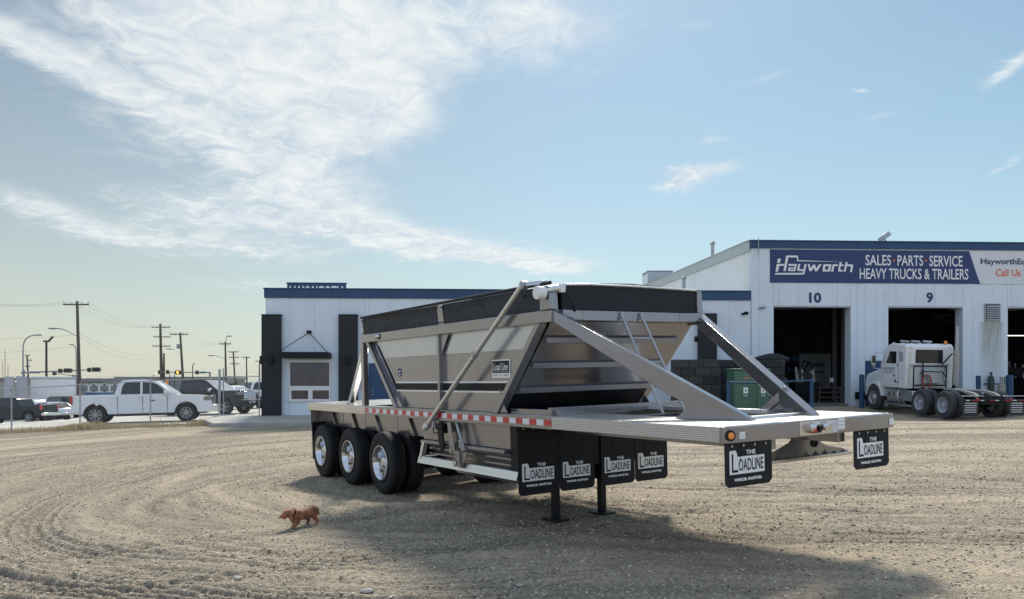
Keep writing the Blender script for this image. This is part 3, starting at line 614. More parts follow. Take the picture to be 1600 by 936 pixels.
# signs on the hopper side
sg = MB().box(-4.110, -3.660, .120, .128, .46, .70).build('maker_sign', M['white'], T, .004)
MB().box(-4.090, -3.680, .1175, .120, .525, .683).build('sign_panel', M['blackpr'], sg)
text('Load Line', -4.060, .56, .35, .095, M['white'], sg, .1172, shear=.25, bold=.012, ext=.001)
for k_, (xa, xb) in enumerate(((-4.080, -3.950), (-3.920, -3.860), (-3.830, -3.700))): MB().box(xa, xb, .1185, .120, .484, .506).build('print_line', M['fascia'], sg)
MB().box(-4.070, -3.700, .1165, .1175, .54, .546).build('print_line', M['fascia'], sg)
rb = MB().lathe([(-.004, .07), (0, .07)], 24, (-7.0, .127, .57)); rb.add([(-7.0+.07*math.cos(2*math.pi*i/24), .123, .57+.07*math.sin(2*math.pi*i/24)) for i in range(24)], [tuple(range(24))]); rb = rb.build('round_badge', M['navypr'], T)
MB().xz([(-7.06, .57), (-7.05, .585), (-6.94, .60), (-6.945, .58)], .1205, .123).build('badge_mark', M['white'], rb)
MB().xz([(-7.03, .53), (-6.99, .515), (-6.95, .54), (-6.96, .55)], .1205, .123).build('badge_mark', M['white'], rb)
mk = MB().ell((-7.6, .02, 1.185), (.075, .04, .04), 14, 8).build('marker_lamp', M['chrome'], T, smooth=True); MB().box(-7.68, -7.52, .02, .032, 1.14, 1.225).build('lamp_base', M['black'], mk)
q = MB().box(-5.86, -5.68, .04, .1, -.26, -.155).build('side_lamp', M['white'], T, .006); MB().box(-5.83, -5.73, .03, .04, -.24, -.17).build('lens', M['amber'], q, .004)
# belly, its shelf and the low rail
MB().yz([(.16, -.13), (W-.16, -.13), (W-.16, -.47), (.16, -.47)], -6.25, -3.75).build('belly_panel', M['tpaint'], T, .005)
MB().yz([(.05, -.475), (W-.05, -.475), (W-.05, -.515), (.05, -.515)], -6.15, -3.75).build('belly_shelf', M['tpaint'], T, .004)
MB().yz([(.14, -.518), (W-.14, -.518), (W-.3, -.72), (.3, -.72)], -6.1, -3.75).build('lower_belly', M['tpaint'], T, .004)
MB().yz([(.3, -.722), (W-.3, -.722), (W-.55, -1.0), (.55, -1.0)], -5.9, -3.9).build('dump_gate', M['tpaint'], T, .004)
for z in (-.6, -.68): MB().box(-6.1, -3.76, .12-(z+.6)*1.0*0+.06, .2, z-.012, z+.012).build('belly_rib', M['tpaint'], T)
def under(Yf, far):
    MB().xz([(-3.74, -.15), (-3.40, -.15), (-3.40, -.74), (-3.74, -.72)], *sorted((Yf(.14), Yf(.5)))).build('tool_box', M['black'], T, .015)
    MB().yz([(Yf(.02), -.83), (Yf(.05), -.72), (Yf(.11), -.72), (Yf(.11), -.83)], -6.22, -3.43).build('low_rail', M['alu'], T, .005)
    MB().bar((-6.18, Yf(.07), -.8), (-6.05, Yf(.08), -.5), .07, .07, (0, 1, 0)).build('low_rail_brace', M['alu'], T, .005)
    m = MB(); m.xz([(-5.0, -.56), (-4.62, -.56), (-4.78, -.78), (-4.86, -.78)], *sorted((Yf(.0), Yf(.012)))); m.box(-4.83, -4.79, *sorted((Yf(-.03), Yf(.0))), -.78, -.56); m.build('hanger_bracket', M['tpaint'], T)
    MB().cyl((-4.95, Yf(-.03), -.735), (-4.95, Yf(.03), -.735), .045, n=14).build('pivot_pin', M['chrome'], T, .006, smooth=True)
    # skirts above the wheels
    for x0, x1 in ((-11.14, -10.12), (-10.1, -9.0), (-8.98, -7.6), (-7.58, -6.27)): 
        b2(MB(), Yf, x0, x1, .34, .36, -.47, -.15).build('skirt_panel', M['tpaint'], T)
        MB().xz([(x0+.35, -.15), (x0+.47, -.15), (x0+.72, -.47), (x0+.6, -.47)], *sorted((Yf(.30), Yf(.338)))).build('skirt_reflection_bar', M['tpaint'], T)  # diagonal bars added to mimic reflections in the skirt panels
    b2(MB(), Yf, -11.16, -11.14, .03, .7, -.46, -.15).build('rear_flap_holder', M['tpaint'], T)
    b2(MB(), Yf, -11.135, -11.12, .04, .66, -1.16, -.4).build('mud_flap', M['flap'], T, .006)
sy(under)
# tarp gearbox, valve and cylinder under the near rail
m = MB(); m.cyl((-5.5, .02, -.24), (-5.3, .02, -.24), .05, n=12); m.box(-5.42, -5.3, -.01, .1, -.33, -.2); m.build('gear_motor', M['black'], T, .006)
m = MB(); m.xz([(-5.48, -.3), (-5.34, -.3), (-5.3, -.56), (-5.4, -.6), (-5.46, -.45)], .0, .03); m.build('lever', M['blackpr'], T, .004)
m = MB(); m.xz([(-5.2, -.16), (-5.1, -.16), (-4.98, -.6), (-5.12, -.62)], .01, .03); m.cyl((-5.1, -.0, -.56), (-5.1, .05, -.56), .05, n=12); m.cyl((-4.95, -.0, -.63), (-4.95, .05, -.63), .04, n=12); m.build('linkage_plate', M['tpaint'], T, .004)
MB().cyl((-4.95, .03, -.16), (-4.74, .03, -.55), .022, n=8).build('hydraulic_rod', M['galv'], T, smooth=True)
MB().cyl((-4.84, .02, -.4), (-4.75, .02, -.55), .032, n=8).build('hydraulic_cylinder', M['cream'], T, smooth=True)
MB().tube([(-5.72, .06, -.26), (-5.66, .03, -.34), (-5.55, .03, -.34), (-5.5, .05, -.26)], .008, 5).build('cable', M['black'], T, smooth=True)
# king pin table
kp = MB(); kp.xz([(-1.9, -.15), (-.6, -.15), (-.6, -.19), (-1.9, -.19)], .84, 1.7); kp.build('coupler_deck', M['tpaint'], T)
kp = MB().yz([(1.0, -.385), (1.0, -.44), (2.62, -.44), (2.5, -.40), (2.25, -.36), (2.12, -.31), (2.08, -.15), (1.75, -.15), (1.6, -.28), (1.35, -.36)], -.57, -.55).build('king_pin_web', M['tpaint'], T, .003)
MB().xy([(-.5, .95), (-.5, 2.6), (-.6, 2.6), (-.8, 2.1), (-.8, .95)], -.475, -.441).build('king_pin_plate', M['steel'], T, .003)
MB().cyl((-.98, W/2, -.55), (-.98, W/2, -.458), .04, n=16).build('king_pin', M['galv'], T, smooth=True)
for y in (1.06, 1.22, 1.38, 1.54, 1.70, 1.86, 2.02, 2.18, 2.34, 2.5): MB().add([(-.549, y, -.44), (-.50, y, -.44), (-.549, y, -.395 if y < 2.3 else -.42), (-.549, y+.008, -.44), (-.50, y+.008, -.44), (-.549, y+.008, -.395 if y < 2.3 else -.42)], [(0,1,2),(3,5,4),(0,3,4,1),(1,4,5,2),(2,5,3,0)]).build('gusset', M['tpaint'], T)
MB().lathe([(.0, .045), (.02, .045), (.02, .028), (.0, .028)], 20, (-.55, 2.0, -.31), 'x').build('bushing', M['black'], T, smooth=True)
# four flaps in front of the hopper gate, two at the nose
def flap(x, y0, y1, z0, z1, far, logo=True):
    c = .04; w_ = y1-y0
    f = MB().yz([(y0+c, z0), (y1-c, z0), (y1, z0+c), (y1, z1), (y0, z1), (y0, z0+c)], x-.008, x).build('mud_flap', M['flap'], T, .002)
    for k_, (ya, yb) in enumerate(((.34, .30), (.66, .70))): MB().add([(x+.0005, y0+w_*ya-.004, z1-.02), (x+.0005, y0+w_*ya+.004, z1-.02), (x+.0005, y0+w_*yb+.003, z1-(z1-z0)*.52), (x+.0005, y0+w_*yb-.003, z1-(z1-z0)*.52), (x+.004, y0+w_*ya, z1-.02), (x+.004, y0+w_*yb, z1-(z1-z0)*.52)], [(0,3,5,4),(1,4,5,2),(0,4,1),(3,2,5)]).build('crease', M['flap'], f)
    for k_ in range(4): MB().cyl((x, y0+w_*(.14+.24*k_), z1-.03), (x+.008, y0+w_*(.14+.24*k_), z1-.03), .012, n=8).build('bolt', M['galv'], f)
    # logo: group facing +X, drawn in a frame with local x = trailer +Y
    R_ = (0, 0, R(90)); sc = w_*.78; lx = y0+w_*.09; lz = z0+.1
    def put(o, y, z, e): o.parent = f; o.location = (x+e, y, z); o.rotation_euler = R_
    if z1-z0 < .5: sc = w_*.74; lz = z0+.045
    pw, ph = sc, sc*.42
    o = MB().prism([(0, 0), (pw, 0), (pw, ph*.8), (pw*.22, ph*.8), (pw*.2, ph*1.0), (pw*.17, ph*1.1), (0.02*pw, ph*1.1), (0, ph*1.05)], lambda u, v, t: (u, t, v), -.0015, 0).build('logo_plate', M['white'], f); put(o, lx, lz+sc*.15, .0003)
    for (t_, u0, v0, tw_, th_, mt, bd) in (('L', .06, .09, .17, .86, 'blackpr', .0), ('OADLINE', .25, .13, .71, .56, 'blackpr', .012)):
        o = bpy.data.objects.new('lettering', text_mesh(t_, pw*tw_, ph*th_, M[mt], bold=bd)); COL.objects.link(o); put(o, lx+pw*u0, lz+sc*.15+ph*v0, .0019)
    o = bpy.data.objects.new('lettering', text_mesh('THE', pw*.27, ph*.2, M['white'], bold=.03)); COL.objects.link(o); put(o, lx+pw*.47, lz+sc*.15+ph*.88, .0005)
    o = bpy.data.objects.new('lettering', text_mesh('WINKLER, MANITOBA', pw*.8, ph*.17, M['white'], bold=.05)); COL.objects.link(o); put(o, lx+pw*.12, lz, .0005)
    return f
for y0, y1 in ((.03, .66), (.668, 1.24), (1.36, 1.945), (1.953, 2.56)): flap(-3.39, y0, y1, -1.02, -.15, 0)
MB().box(-3.43, -3.415, 1.2, 1.4, -.72, -.15).build('flap_filler', M['flap'], T)
MB().box(-3.46, -3.4, .02, W-.02, -.2, -.15).build('flap_bar', M['black'], T)
flap(-.02, .03, .66, -.55, -.149, 0); flap(-.02, 1.92, 2.53, -.55, -.149, 0)
# landing gear
for y in (.9, 1.7):
    o = MB().box(-3.88, -3.76, y-.06, y+.06, -.95, -.1).build('landing_leg', M['black'], T, .008)
    MB().box(-3.866, -3.774, y-.046, y+.046, -1.45, -.9).build('inner_leg', M['black'], o, .006)
    MB().xy([(-3.95, y-.14), (-3.69, y-.14), (-3.66, y-.1), (-3.66, y+.1), (-3.69, y+.14), (-3.95, y+.14), (-3.98, y+.1), (-3.98, y-.1)], -1.474, -1.452).build('foot_plate', M['black'], o, .004)
MB().cyl((-3.82, .96, -.5), (-3.82, 1.64, -.5), .025, n=8).build('landing_gear_shaft', M['black'], T, smooth=True)
# axles and dual wheels
def tyre_mb(r=.525, w_=.27, n=72, rim=.29):
    g_ = .012; pr = [(0, rim), (-.004, rim+.02), (.012, rim+.05), (.002, r-.14), (.004, r-.06), (.018, r-.02), (.034, r-.004)]
    xs = np.linspace(.04, w_-.04, 5)
    pr2 = []
    for i in range(4):
        a_, b_ = xs[i]+(.006 if i else 0), xs[i+1]-(.006 if i < 3 else 0); pr2 += [(a_, r), (b_, r)]
        if i < 3: pr2 += [(b_+.002, r-g_), (b_+.010, r-g_)]
    full = pr+pr2+[(w_-a_, q_) for a_, q_ in pr[::-1]]; nsh = len(pr); 
    def notch(k, i): return .010 if (k in (nsh-1, nsh-2, nsh, len(full)-nsh, len(full)-nsh-1, len(full)-nsh+1) and i % 2) else 0
    return MB().lathe(full, n, notch=notch)
def rim_out_mb(r=.29):
    # deep dished outer disc: opens toward -Y (viewer side)
    return MB().lathe([(.0, r+.012), (-.012, r+.006), (-.012, r-.01), (.02, r-.03), (.05, r-.05), (.10, r-.055), (.155, r-.075), (.168, r-.1), (.17, .13), (.165, .115), (.1, .112), (.06, .1), (.045, .075), (.04, .04), (.04, .0001)], 48)
ty_me = tyre_mb().mesh('tyre', M['rubber']); rm_me = rim_out_mb().mesh('rim', M['chrome'])
in_me = MB().lathe([(.02, .3), (.02, .26), (.15, .24), (.17, .0001)], 24).mesh('inner_rim', M['alu'])
nut = MB()
for i in range(10):
    t_ = 2*math.pi*i/10; nut.cyl((.143*math.cos(t_), .167, .143*math.sin(t_)), (.143*math.cos(t_), .12, .143*math.sin(t_)), .016, .013, 6)
nut_me = nut.mesh('wheel_nuts', M['chrome'])
hole_me = MB()
for i in range(10):
    t_ = 2*math.pi*(i+.5)/10; c_ = Vector((.2*math.cos(t_), .166, .2*math.sin(t_))); hole_me.cyl(c_, c_+Vector((0, .004, 0)), .022, n=12)
hole_me = hole_me.mesh('hand_holes', M['black'])
for me in (ty_me, rm_me, in_me):
    for p in me.polygons: p.use_smooth = True
    me.set_sharp_from_angle(angle=R(32))
def put(me, name, parent, loc, rz=0, ry=0):
    o = bpy.data.objects.new(name, me); COL.objects.link(o); o.parent = parent; o.location = loc; o.rotation_euler = (0, ry, rz); return o
for i, x in enumerate((-10.57, -9.1, -7.64)):
    for far in (0, 1):
        rz = 0 if not far else math.pi; yo = .02 if not far else W-.02; yi = .36 if not far else W-.36
        t1 = put(ty_me, 'tyre', T, (x, yo, -.953), rz, i*.7+far); r1 = put(rm_me, 'rim', t1, (0, 0, 0)); put(nut_me, 'wheel_nuts', t1, (0, 0, 0)); put(hole_me, 'hand_holes', t1, (0, 0, 0))
        t2 = put(ty_me, 'tyre', T, (x, yi, -.953), rz, i*.5+1+far); put(in_me, 'rim', t2, (0, 0, 0))
    MB().cyl((x, .5, -.953), (x, W-.5, -.953), .065, n=12).build('axle', M['black'], T, smooth=True)
    MB().box(x-.35, x+.35, .72, .8, -.72, -.5).build('spring_hanger', M['black'], T, .01); MB().box(x-.35, x+.35, W-.8, W-.72, -.72, -.5).build('spring_hanger', M['black'], T, .01)

# ================================================================ office and workshop (one straight front)
BTH = .05; bc, bs_ = math.cos(BTH), math.sin(BTH); BX0, BY0 = -10.78, 35.0
def bu(px): k = (px-800)/F; return (k*BY0-BX0)/(bc-k*bs_)
def bd(u): return BY0+u*bs_
def bz(px, py): return CZ+(600-py)/F*bd(bu(px))
def bw(u, v=0, z=0): return Vector((BX0+u*bc-v*bs_, BY0+u*bs_+v*bc, z))     # wall coordinates to world; v goes inwards
def panelled(parent, u0, u1, z0, z1, step, opens, mat, t=.03, name='wall_panel', phase=0.0):
    cuts = {u0, u1}; u = u0+phase
    while u < u1-.05:
        if u > u0+.05: cuts.add(round(u, 4))
        u += step
    for o in opens: cuts |= {o[0], o[1]}
    cuts = sorted(c_ for c_ in cuts if u0 <= c_ <= u1)
    for a_, b_ in zip(cuts[:-1], cuts[1:]):
        if b_-a_ < .02: continue
        mid = (a_+b_)/2; iv = [(z0, z1)]
        for o in opens:
            if o[0] < mid < o[1]:
                nv = []
                for p, q in iv:
                    if o[2] > p: nv.append((p, min(q, o[2])))
                    if o[3] < q: nv.append((max(p, o[3]), q))
                iv = [x for x in nv if x[1]-x[0] > .02]
        for p, q in iv: MB().box(a_+.004, b_-.004, -t, -.001, p, q).build(name, mat, parent, .004, seg=1)
# ---- office
B1 = thing('office_building', 'low white office building with blue roof band and charcoal pilasters behind the trailer', 'building', (BX0, BY0, 0), BTH)
ue = bu(1173); zt = bz(500, 450.5); zb = bz(500, 466)
uw0, uw1, wz0, wz1 = bu(452), bu(517), bz(484, 625.5), bz(484, 562.5)
ud0, ud1, dz1 = bu(577), bu(613), bz(590, 569)
panelled(B1, 0, ue-.01, .1, zb, 1.085, [(ud0, ud1, -1, dz1)], M['wallp'], phase=1.05)
MB().box(0.02, ue-.05, 0, .2, -.3, zt-.1).box(0.02, .22, .2, 16, -.3, zt-.1).box(ue-.3, ue-.05, .2, 16, -.3, zt-.1).box(.22, ue-.3, 15.8, 16, -.3, zt-.1).build('wall', M['wallp'], B1)
MB().box(.1, ue-.1, .2, 15.9, zt-.5, zt-.35).build('roof', M['fascia'], B1)
MB().box(-.05, ue-.02, -.09, -.032, zb, zt-.05).box(-.05, -.0, -.032, 16, zb, zt-.05).build('roof_band', M['navy'], B1, .006)
MB().box(-.09, ue-.02, -.13, .28, zt-.048, zt).box(-.09, .25, .28, 16, zt-.048, zt).build('coping', M['navy'], B1, .006)
for i, (a_, b_) in enumerate(((411, 440.5), (530.5, 559.5), (1089.5, 1117.5))):
    u0, u1 = bu(a_), bu(b_); z1 = bz(a_, 493.5); z1 = z1 if i < 2 else bz(a_, 492)
    p = MB().box(u0, u1, -.24, -.032, .1, z1).build('pilaster', M['siding'], B1)
    MB().box(u0-.02, u1+.02, -.27, -.03, z1, z1+.05).build('pilaster_cap', M['siding'], p)
    pm_ = MB().box(u0-.008, u1+.008, -.256, -.2405, 0, .088).mesh('siding_board', M['siding'])
    z = .12
    while z < z1-.09: fin(bpy.data.objects.new('siding_board', pm_), B1, loc=(0, 0, z)); z += .1
    if i < 2:
        zc_ = bz(a_, 562); uc = (u0+u1)/2
        MB().box(uc-.1, uc+.1, -.38, -.257, zc_-.2, zc_+.18).build('wall_lamp', M['black'], B1, .01)
MB().box(bu(406), bu(411), -.05, .15, bz(411, 569), bz(411, 556)).build('wall_lamp', M['black'], B1, .01)
# window
fr = MB().box(uw0, uw1, -.085, -.031, wz0, wz1).build('window_frame', M['whitep'], B1, .01)
def pane(a_, b_, c_, d_): MB().box(bu(a_), bu(b_), -.092, -.0855, bz(484, d_), bz(484, c_)).build('pane', M['winglass'], fr)
pane(454, 515, 566.5, 603); pane(456, 482, 610, 623.5); pane(489, 514.5, 610, 623.5)
MB().box(bu(448), bu(521), -.11, -.03, wz0-.05, wz0).build('window_sill', M['whitep'], fr, .006)
ca = MB().box(bu(445), bu(518.5), -1.15, -.05, bz(484, 560.5), bz(484, 551.5)).build('awning', M['black'], B1, .012)
cu_ = bu(483.5); zk = bz(484, 519)
MB().box(cu_-.1, cu_+.1, -.12, -.03, zk-.07, zk+.07).build('awning_anchor', M['black'], B1, .01)
for e_ in (445.5, 518): MB().cyl((cu_, -.1, zk-.03), (bu(e_), -1.1, bz(484, 551.3)), .017, n=6).build('awning_rod', M['black'], B1)
# door
dr = MB().box(ud0+.04, ud1-.04, -.028, -.001, .3, dz1-.05).build('door', M['navy'], B1, .006)
MB().box(ud0+.52, ud0+.62, -.034, -.0285, dz1-1.0, dz1-.4).build('door_window', M['glass'], dr); 
for q in (1.15, 1.35): MB().ell((ud0+.16, -.05, dz1-q), (.03, .03, .03), 8, 6).build('door_knob', M['chrome'], dr, smooth=True)
MB().box(ud0-.03, ud0+.04, -.06, .03, .3, dz1+.04).box(ud1-.04, ud1+.03, -.06, .03, .3, dz1+.04).box(ud0+.04, ud1-.04, -.06, .03, dz1-.05, dz1+.04).build('door_frame', M['navy'], B1, .005)
MB().box(bu(565), bu(568.5), -.1, -.031, bz(566, 608), bz(566, 597)).build('key_box', M['black'], B1, .006)
MB().box(bu(1084.5), bu(1089), -.1, -.031, bz(1087, 534), bz(1087, 526)).build('junction_box', M['black'], B1, .006)
# roof sign behind the parapet
RS = thing('roof_sign', 'blue rooftop sign with white block capitals rising behind the office parapet', 'sign', bw(0, 2.2), BTH)
d2 = (BY0+2.2)/BY0; s0, s1 = (449-800)/F*37.3+10.9, (540-800)/F*37.3+10.9
za = CZ+(600-441.5)/F*37.3
MB().box(s0, s1, 0, .12, za-1.05, za-.06).build('sign_board', M['navy'], RS, .008); MB().box(s0-.03, s1+.03, -.02, .14, za-.058, za).build('sign_cap', M['navypr'], RS, .005)
text('HAYWORTH', s0+.12, za-.58, s1-s0-.26, .42, M['white'], RS, -.004, bold=.02)
for q in (s0+.3, s1-.3): MB().box(q-.04, q+.04, .12, .2, 5.2, za-.1).build('sign_post', M['galv'], RS)
# ---- workshop
B2 = thing('workshop_building', 'tall white workshop with dark open truck bays numbered 10 and 9', 'building', (BX0, BY0, 0), BTH)
us = bu(1173.5); uE = bu(1800); ZT = bz(1300, 376.4); ZB = bz(1300, 389.0); fl = .9
bays = []
for a_, b_ in ((1208, 1329), (1387, 1504), (1573.5, 1690)): bays.append((bu(a_), bu(b_), -1, bz(a_, 479)))
blue = (bu(1351), bu(1381), -1, bz(1360, 563))
panelled(B2, us, uE, .1, ZB, .905, bays+[blue], M['wallp'], phase=.35)
m = MB(); zh = bays[0][3]; prev = us
for o in bays: m.box(prev+(.0 if prev == us else 0), o[0], 0, .25, -.2, ZT-.1); m.box(o[0], o[1], 0, .25, zh+.02, ZT-.1); prev = o[1]
m.box(prev, uE, 0, .25, -.2, ZT-.1); m.build('wall', M['wallp'], B2)
MB().box(us-.06, uE, -.1, -.032, ZB, ZT-.06).build('roof_band', M['navy'], B2, .006)
MB().box(us-.1, uE, -.14, .3, ZT-.058, ZT).build('coping', M['navy'], B2, .006)
L_ = 26.0; rise = .03
side = MB().prism([(.25, -.2), (L_, -.2), (L_, ZT-.5+rise*L_), (.25, ZT-.5)], lambda u, v, t: (t, u, v), us+.02, us+.2).build('side_wall', M['wallside'], B2)
sp_ = MB().box(us-.012, us+.02, 0, .24, 0, 1).mesh('cladding_panel', M['wallside'])
v = .25
while v < L_-.3:
    MB().prism([(v, zt-.2), (v+.285, zt-.2), (v+.285, ZT-.48+rise*(v+.285)), (v, ZT-.48+rise*v)], lambda u, q, t: (t, u, q), us-.006, us+.019).build('cladding_panel', M['wallside'], B2); v += .3
MB().prism([(.0, ZT-.48), (L_, ZT-.48+rise*L_), (L_, ZT+rise*L_), (.0, ZT-.0)], lambda u, q, t: (t, u, q), us-.09, us-.015).build('side_fascia', M['fascia'], B2)
MB().prism([(.3, ZT-.02), (L_, ZT-.02+rise*L_), (L_, ZT+.03+rise*L_), (.3, ZT+.03)], lambda u, q, t: (t, u, q), us-.12, us+.3).build('side_coping', M['galv'], B2)
MB().prism([(.25, ZT-.3), (L_, ZT-.3+rise*L_), (L_, ZT-.25+rise*L_), (.25, ZT-.25)], lambda u, q, t: (t, u, q), us+.2, uE).build('roof', M['fascia'], B2)
# rooms behind the bays
dep = 16
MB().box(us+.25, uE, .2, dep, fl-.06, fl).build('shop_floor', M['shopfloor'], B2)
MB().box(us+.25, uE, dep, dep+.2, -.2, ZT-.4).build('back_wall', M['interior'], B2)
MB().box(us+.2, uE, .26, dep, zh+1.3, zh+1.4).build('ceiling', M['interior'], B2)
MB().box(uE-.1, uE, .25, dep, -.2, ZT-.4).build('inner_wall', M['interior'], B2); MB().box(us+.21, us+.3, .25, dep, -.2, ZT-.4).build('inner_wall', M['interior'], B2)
for o in bays:
    MB().box(o[1]-.01, o[1]+.14, -.036, .55, fl-.6, zh+.02).build('door_jamb', M['wallp'], B2, .006); MB().box(o[0]-.10, o[0]+.01, -.036, .4, fl-.6, zh+.02).build('door_jamb', M['wallp'], B2, .006)
    MB().box(o[0]+.01, o[1]-.01, -.036, .4, zh-.03, zh+.05).build('door_head', M['galv'], B2, .004)
    for k in range(3): MB().box(o[0]+.05, o[1]-.05, .8+k*1.3, 2.0+k*1.3, zh+.25+.02*k, zh+.30+.02*k).build('raised_door_panel', M['fascia'], B2)
MB().box(blue[0]+.02, blue[1]-.02, -.02, .03, fl-.3, blue[3]-.03).build('side_door', M['navy'], B2, .006)
# numbers
for t_, a_, b_, y0, y1 in (('10', 1263.5, 1283, 457, 473.5), ('9', 1446.5, 1457.5, 457, 473.5)):
    text(t_, bu(a_), bz(a_, y1), bu(b_)-bu(a_), bz(a_, y0)-bz(a_, y1), M['navypr'], B2, -.0305, bold=.045)
# vent louvre, rust run, lamps
lv = MB().box(bu(1537), bu(1561.5), -.1, -.031, bz(1548, 502), bz(1548, 474.5)).build('louvre_frame', M['galv'], B2, .008)
MB().box(bu(1538.5), bu(1560), -.104, -.1005, bz(1548, 500.8), bz(1548, 475.8)).build('louvre_shade', M['black'], lv)  # black plate painting in the shade between the slats
zz0, zz1 = bz(1548, 500), bz(1548, 476.5)
for k in range(7):
    z = zz0+(zz1-zz0)*(k+.15)/7; MB().add([(bu(1539), -.105, z), (bu(1559.5), -.105, z), (bu(1559.5), -.16, z-.03+.1*0), (bu(1539), -.16, z-.03), (bu(1539), -.105, z+.05), (bu(1559.5), -.105, z+.05), (bu(1559.5), -.16, z+.0), (bu(1539), -.16, z+.0)], [(0,1,2,3),(4,7,6,5),(0,4,5,1),(1,5,6,2),(2,6,7,3),(3,7,4,0)]).build('louvre_slat', M['fascia'], lv)
def stain_mat():
    m, t, b = nodes_of('rust_run'); n = t.nodes; l = t.links
    tcn = n.new('ShaderNodeTexCoord'); mpn = n.new('ShaderNodeMapping'); mpn.inputs['Scale'].default_value = (5, 1, .6); l.new(tcn.outputs['Object'], mpn.inputs[0])
    q = n.new('ShaderNodeTexNoise'); q.inputs['Scale'].default_value = 1.6; q.inputs['Detail'].default_value = 5; l.new(mpn.outputs[0], q.inputs['Vector'])
    sp = n.new('ShaderNodeSeparateXYZ'); l.new(tcn.outputs['Generated'], sp.inputs[0])
    r1 = n.new('ShaderNodeMapRange'); l.new(sp.outputs[2], r1.inputs[0]); r1.inputs[1].default_value = .0; r1.inputs[2].default_value = .9; r1.inputs[4].default_value = .4
    mm = n.new('ShaderNodeMath'); mm.operation = 'MULTIPLY'; l.new(r1.outputs[0], mm.inputs[0]); l.new(q.outputs['Fac'], mm.inputs[1])
    ab = n.new('ShaderNodeMath'); ab.operation = 'SUBTRACT'; l.new(sp.outputs[0], ab.inputs[0]); ab.inputs[1].default_value = .5
    a2 = n.new('ShaderNodeMath'); a2.operation = 'ABSOLUTE'; l.new(ab.outputs[0], a2.inputs[0]); r2 = n.new('ShaderNodeMapRange'); l.new(a2.outputs[0], r2.inputs[0]); r2.inputs[1].default_value = .5; r2.inputs[2].default_value = .25
    m3 = n.new('ShaderNodeMath'); m3.operation = 'MULTIPLY'; l.new(mm.outputs[0], m3.inputs[0]); l.new(r2.outputs[0], m3.inputs[1])
    l.new(m3.outputs[0], b.inputs['Alpha']); b.inputs['Base Color'].default_value = (.33, .3, .17, 1); b.inputs['Roughness'].default_value = .8; return m
MB().box(bu(1527), bu(1570), -.0335, -.031, bz(1548, 612), bz(1548, 503)).build('rust_stain', stain_mat(), B2)
for px_, py_ in ((1188, 482), (1161, 491)):
    MB().cyl(bw(bu(px_), -.03, bz(px_, py_))-Vector((BX0, BY0, 0)), bw(bu(px_), -.2, bz(px_, py_))-Vector((BX0, BY0, 0)), .07, n=10)
    q = MB(); q.cyl((bu(px_)-.06, -.03, bz(px_, py_)), (bu(px_)-.02, -.2, bz(px_, py_)), .05, n=10); q.ell((bu(px_)+.07, -.22, bz(px_, py_)+.03), (.12, .1, .08), 10, 6); q.build('security_light', M['galv'] if px_ > 1170 else M['black'], B2, smooth=True)
MB().cyl((bu(1183), -.16, bz(1183, 401)), (bu(1183), -.16, bz(1183, 372)), .02, n=8).build('conduit', M['galv'], B2)
# flood light on the parapet
FL = thing('flood_light', 'tilted solar flood light standing on the workshop parapet', 'lamp', bw(bu(1385), .1, ZT), BTH)
MB().cyl((0, 0, 0), (0, 0, .1), .03, n=8).build('bracket', M['black'], FL); MB().box(-.28, .34, -.05, .02, -.02, .2).build('lamp_head', M['galv'], FL, .015, loc=(.0, 0, .14), rot=(R(-20), R(-35), 0))
# roof vents and unit
def vent(px_, pt, pb, d_, lb):
    x = at(px_, d_); z1 = hz_(pt, d_); z0 = hz_(pb, d_); o = thing('roof_vent', lb, 'vent pipe', (x, d_, z0))
    h = z1-z0; MB().cyl((0, 0, -.6), (0, 0, h), .09, n=12).build('pipe', M['galv'], o, smooth=True); q = MB(); q.cyl((0, 0, h-.08), (0, 0, h+.0), .16, .14, 14); q.cyl((0, 0, h+.03), (0, 0, h+.11), .15, .07, 14); q.build('cap', M['galv'], o, smooth=True)
vent(1113.5, 380, 399, 42, 'taller galvanised vent pipe on the workshop roof edge'); vent(1068.5, 434, 453, 45, 'short galvanised vent pipe rising over the office roof')
RU = thing('rooftop_unit', 'grey box-shaped rooftop unit at the far end of the workshop roof', 'air unit', (at(1031, 58), 58, hz_(441, 58)), BTH)
MB().box(-.85, .95, 0, 2, -.9, hz_(424, 58)-hz_(441, 58)).build('casing', M['fascia'], RU, .02); MB().box(-.87, -.85, .1, 1.9, -.2, .6).build('side_panel', M['wallp'], RU); MB().box(-.9, 1.0, -.05, 2.05, .8, .86).build('top', M['fascia'], RU, .01)
# banner
def pxw(px_): return bu(px_)
BN = thing('banner', 'long navy and white vinyl banner across the workshop front above the bays', 'banner', (BX0, BY0, 0), BTH)
b0, b1 = bu(1202.5), bu(1720); zt_, zb_ = bz(1202, 390.0), bz(1202, 441.8)
N1 = 60; ms0, ms1 = bu(1513), bu(1530.5)
def bsheet(poly_fn, name, mat, yy_):
    m = MB(); rows = 6; cols = 60; V_ = []
    for j in range(rows+1):
        t_ = j/rows; z = zb_+(zt_-zb_)*t_; a_, b_ = poly_fn(t_)
        for i in range(cols+1): u = a_+(b_-a_)*i/cols; V_.append((u, yy_-.012-.010*math.sin(u*2.1+t_*2)*math.sin(t_*3.1)-.006*math.sin(u*5.3-t_*4), z))
    n_v = len(V_); V2 = V_+[(x, yy_+.004, z) for x, y, z in V_]; f = []
    for j in range(rows):
        for i in range(cols): a_ = j*(cols+1)+i; f += [(a_, a_+1, a_+cols+2, a_+cols+1), (n_v+a_, n_v+a_+cols+1, n_v+a_+cols+2, n_v+a_+1)]
    return m.add(V2, f).build(name, mat, BN, smooth=True)
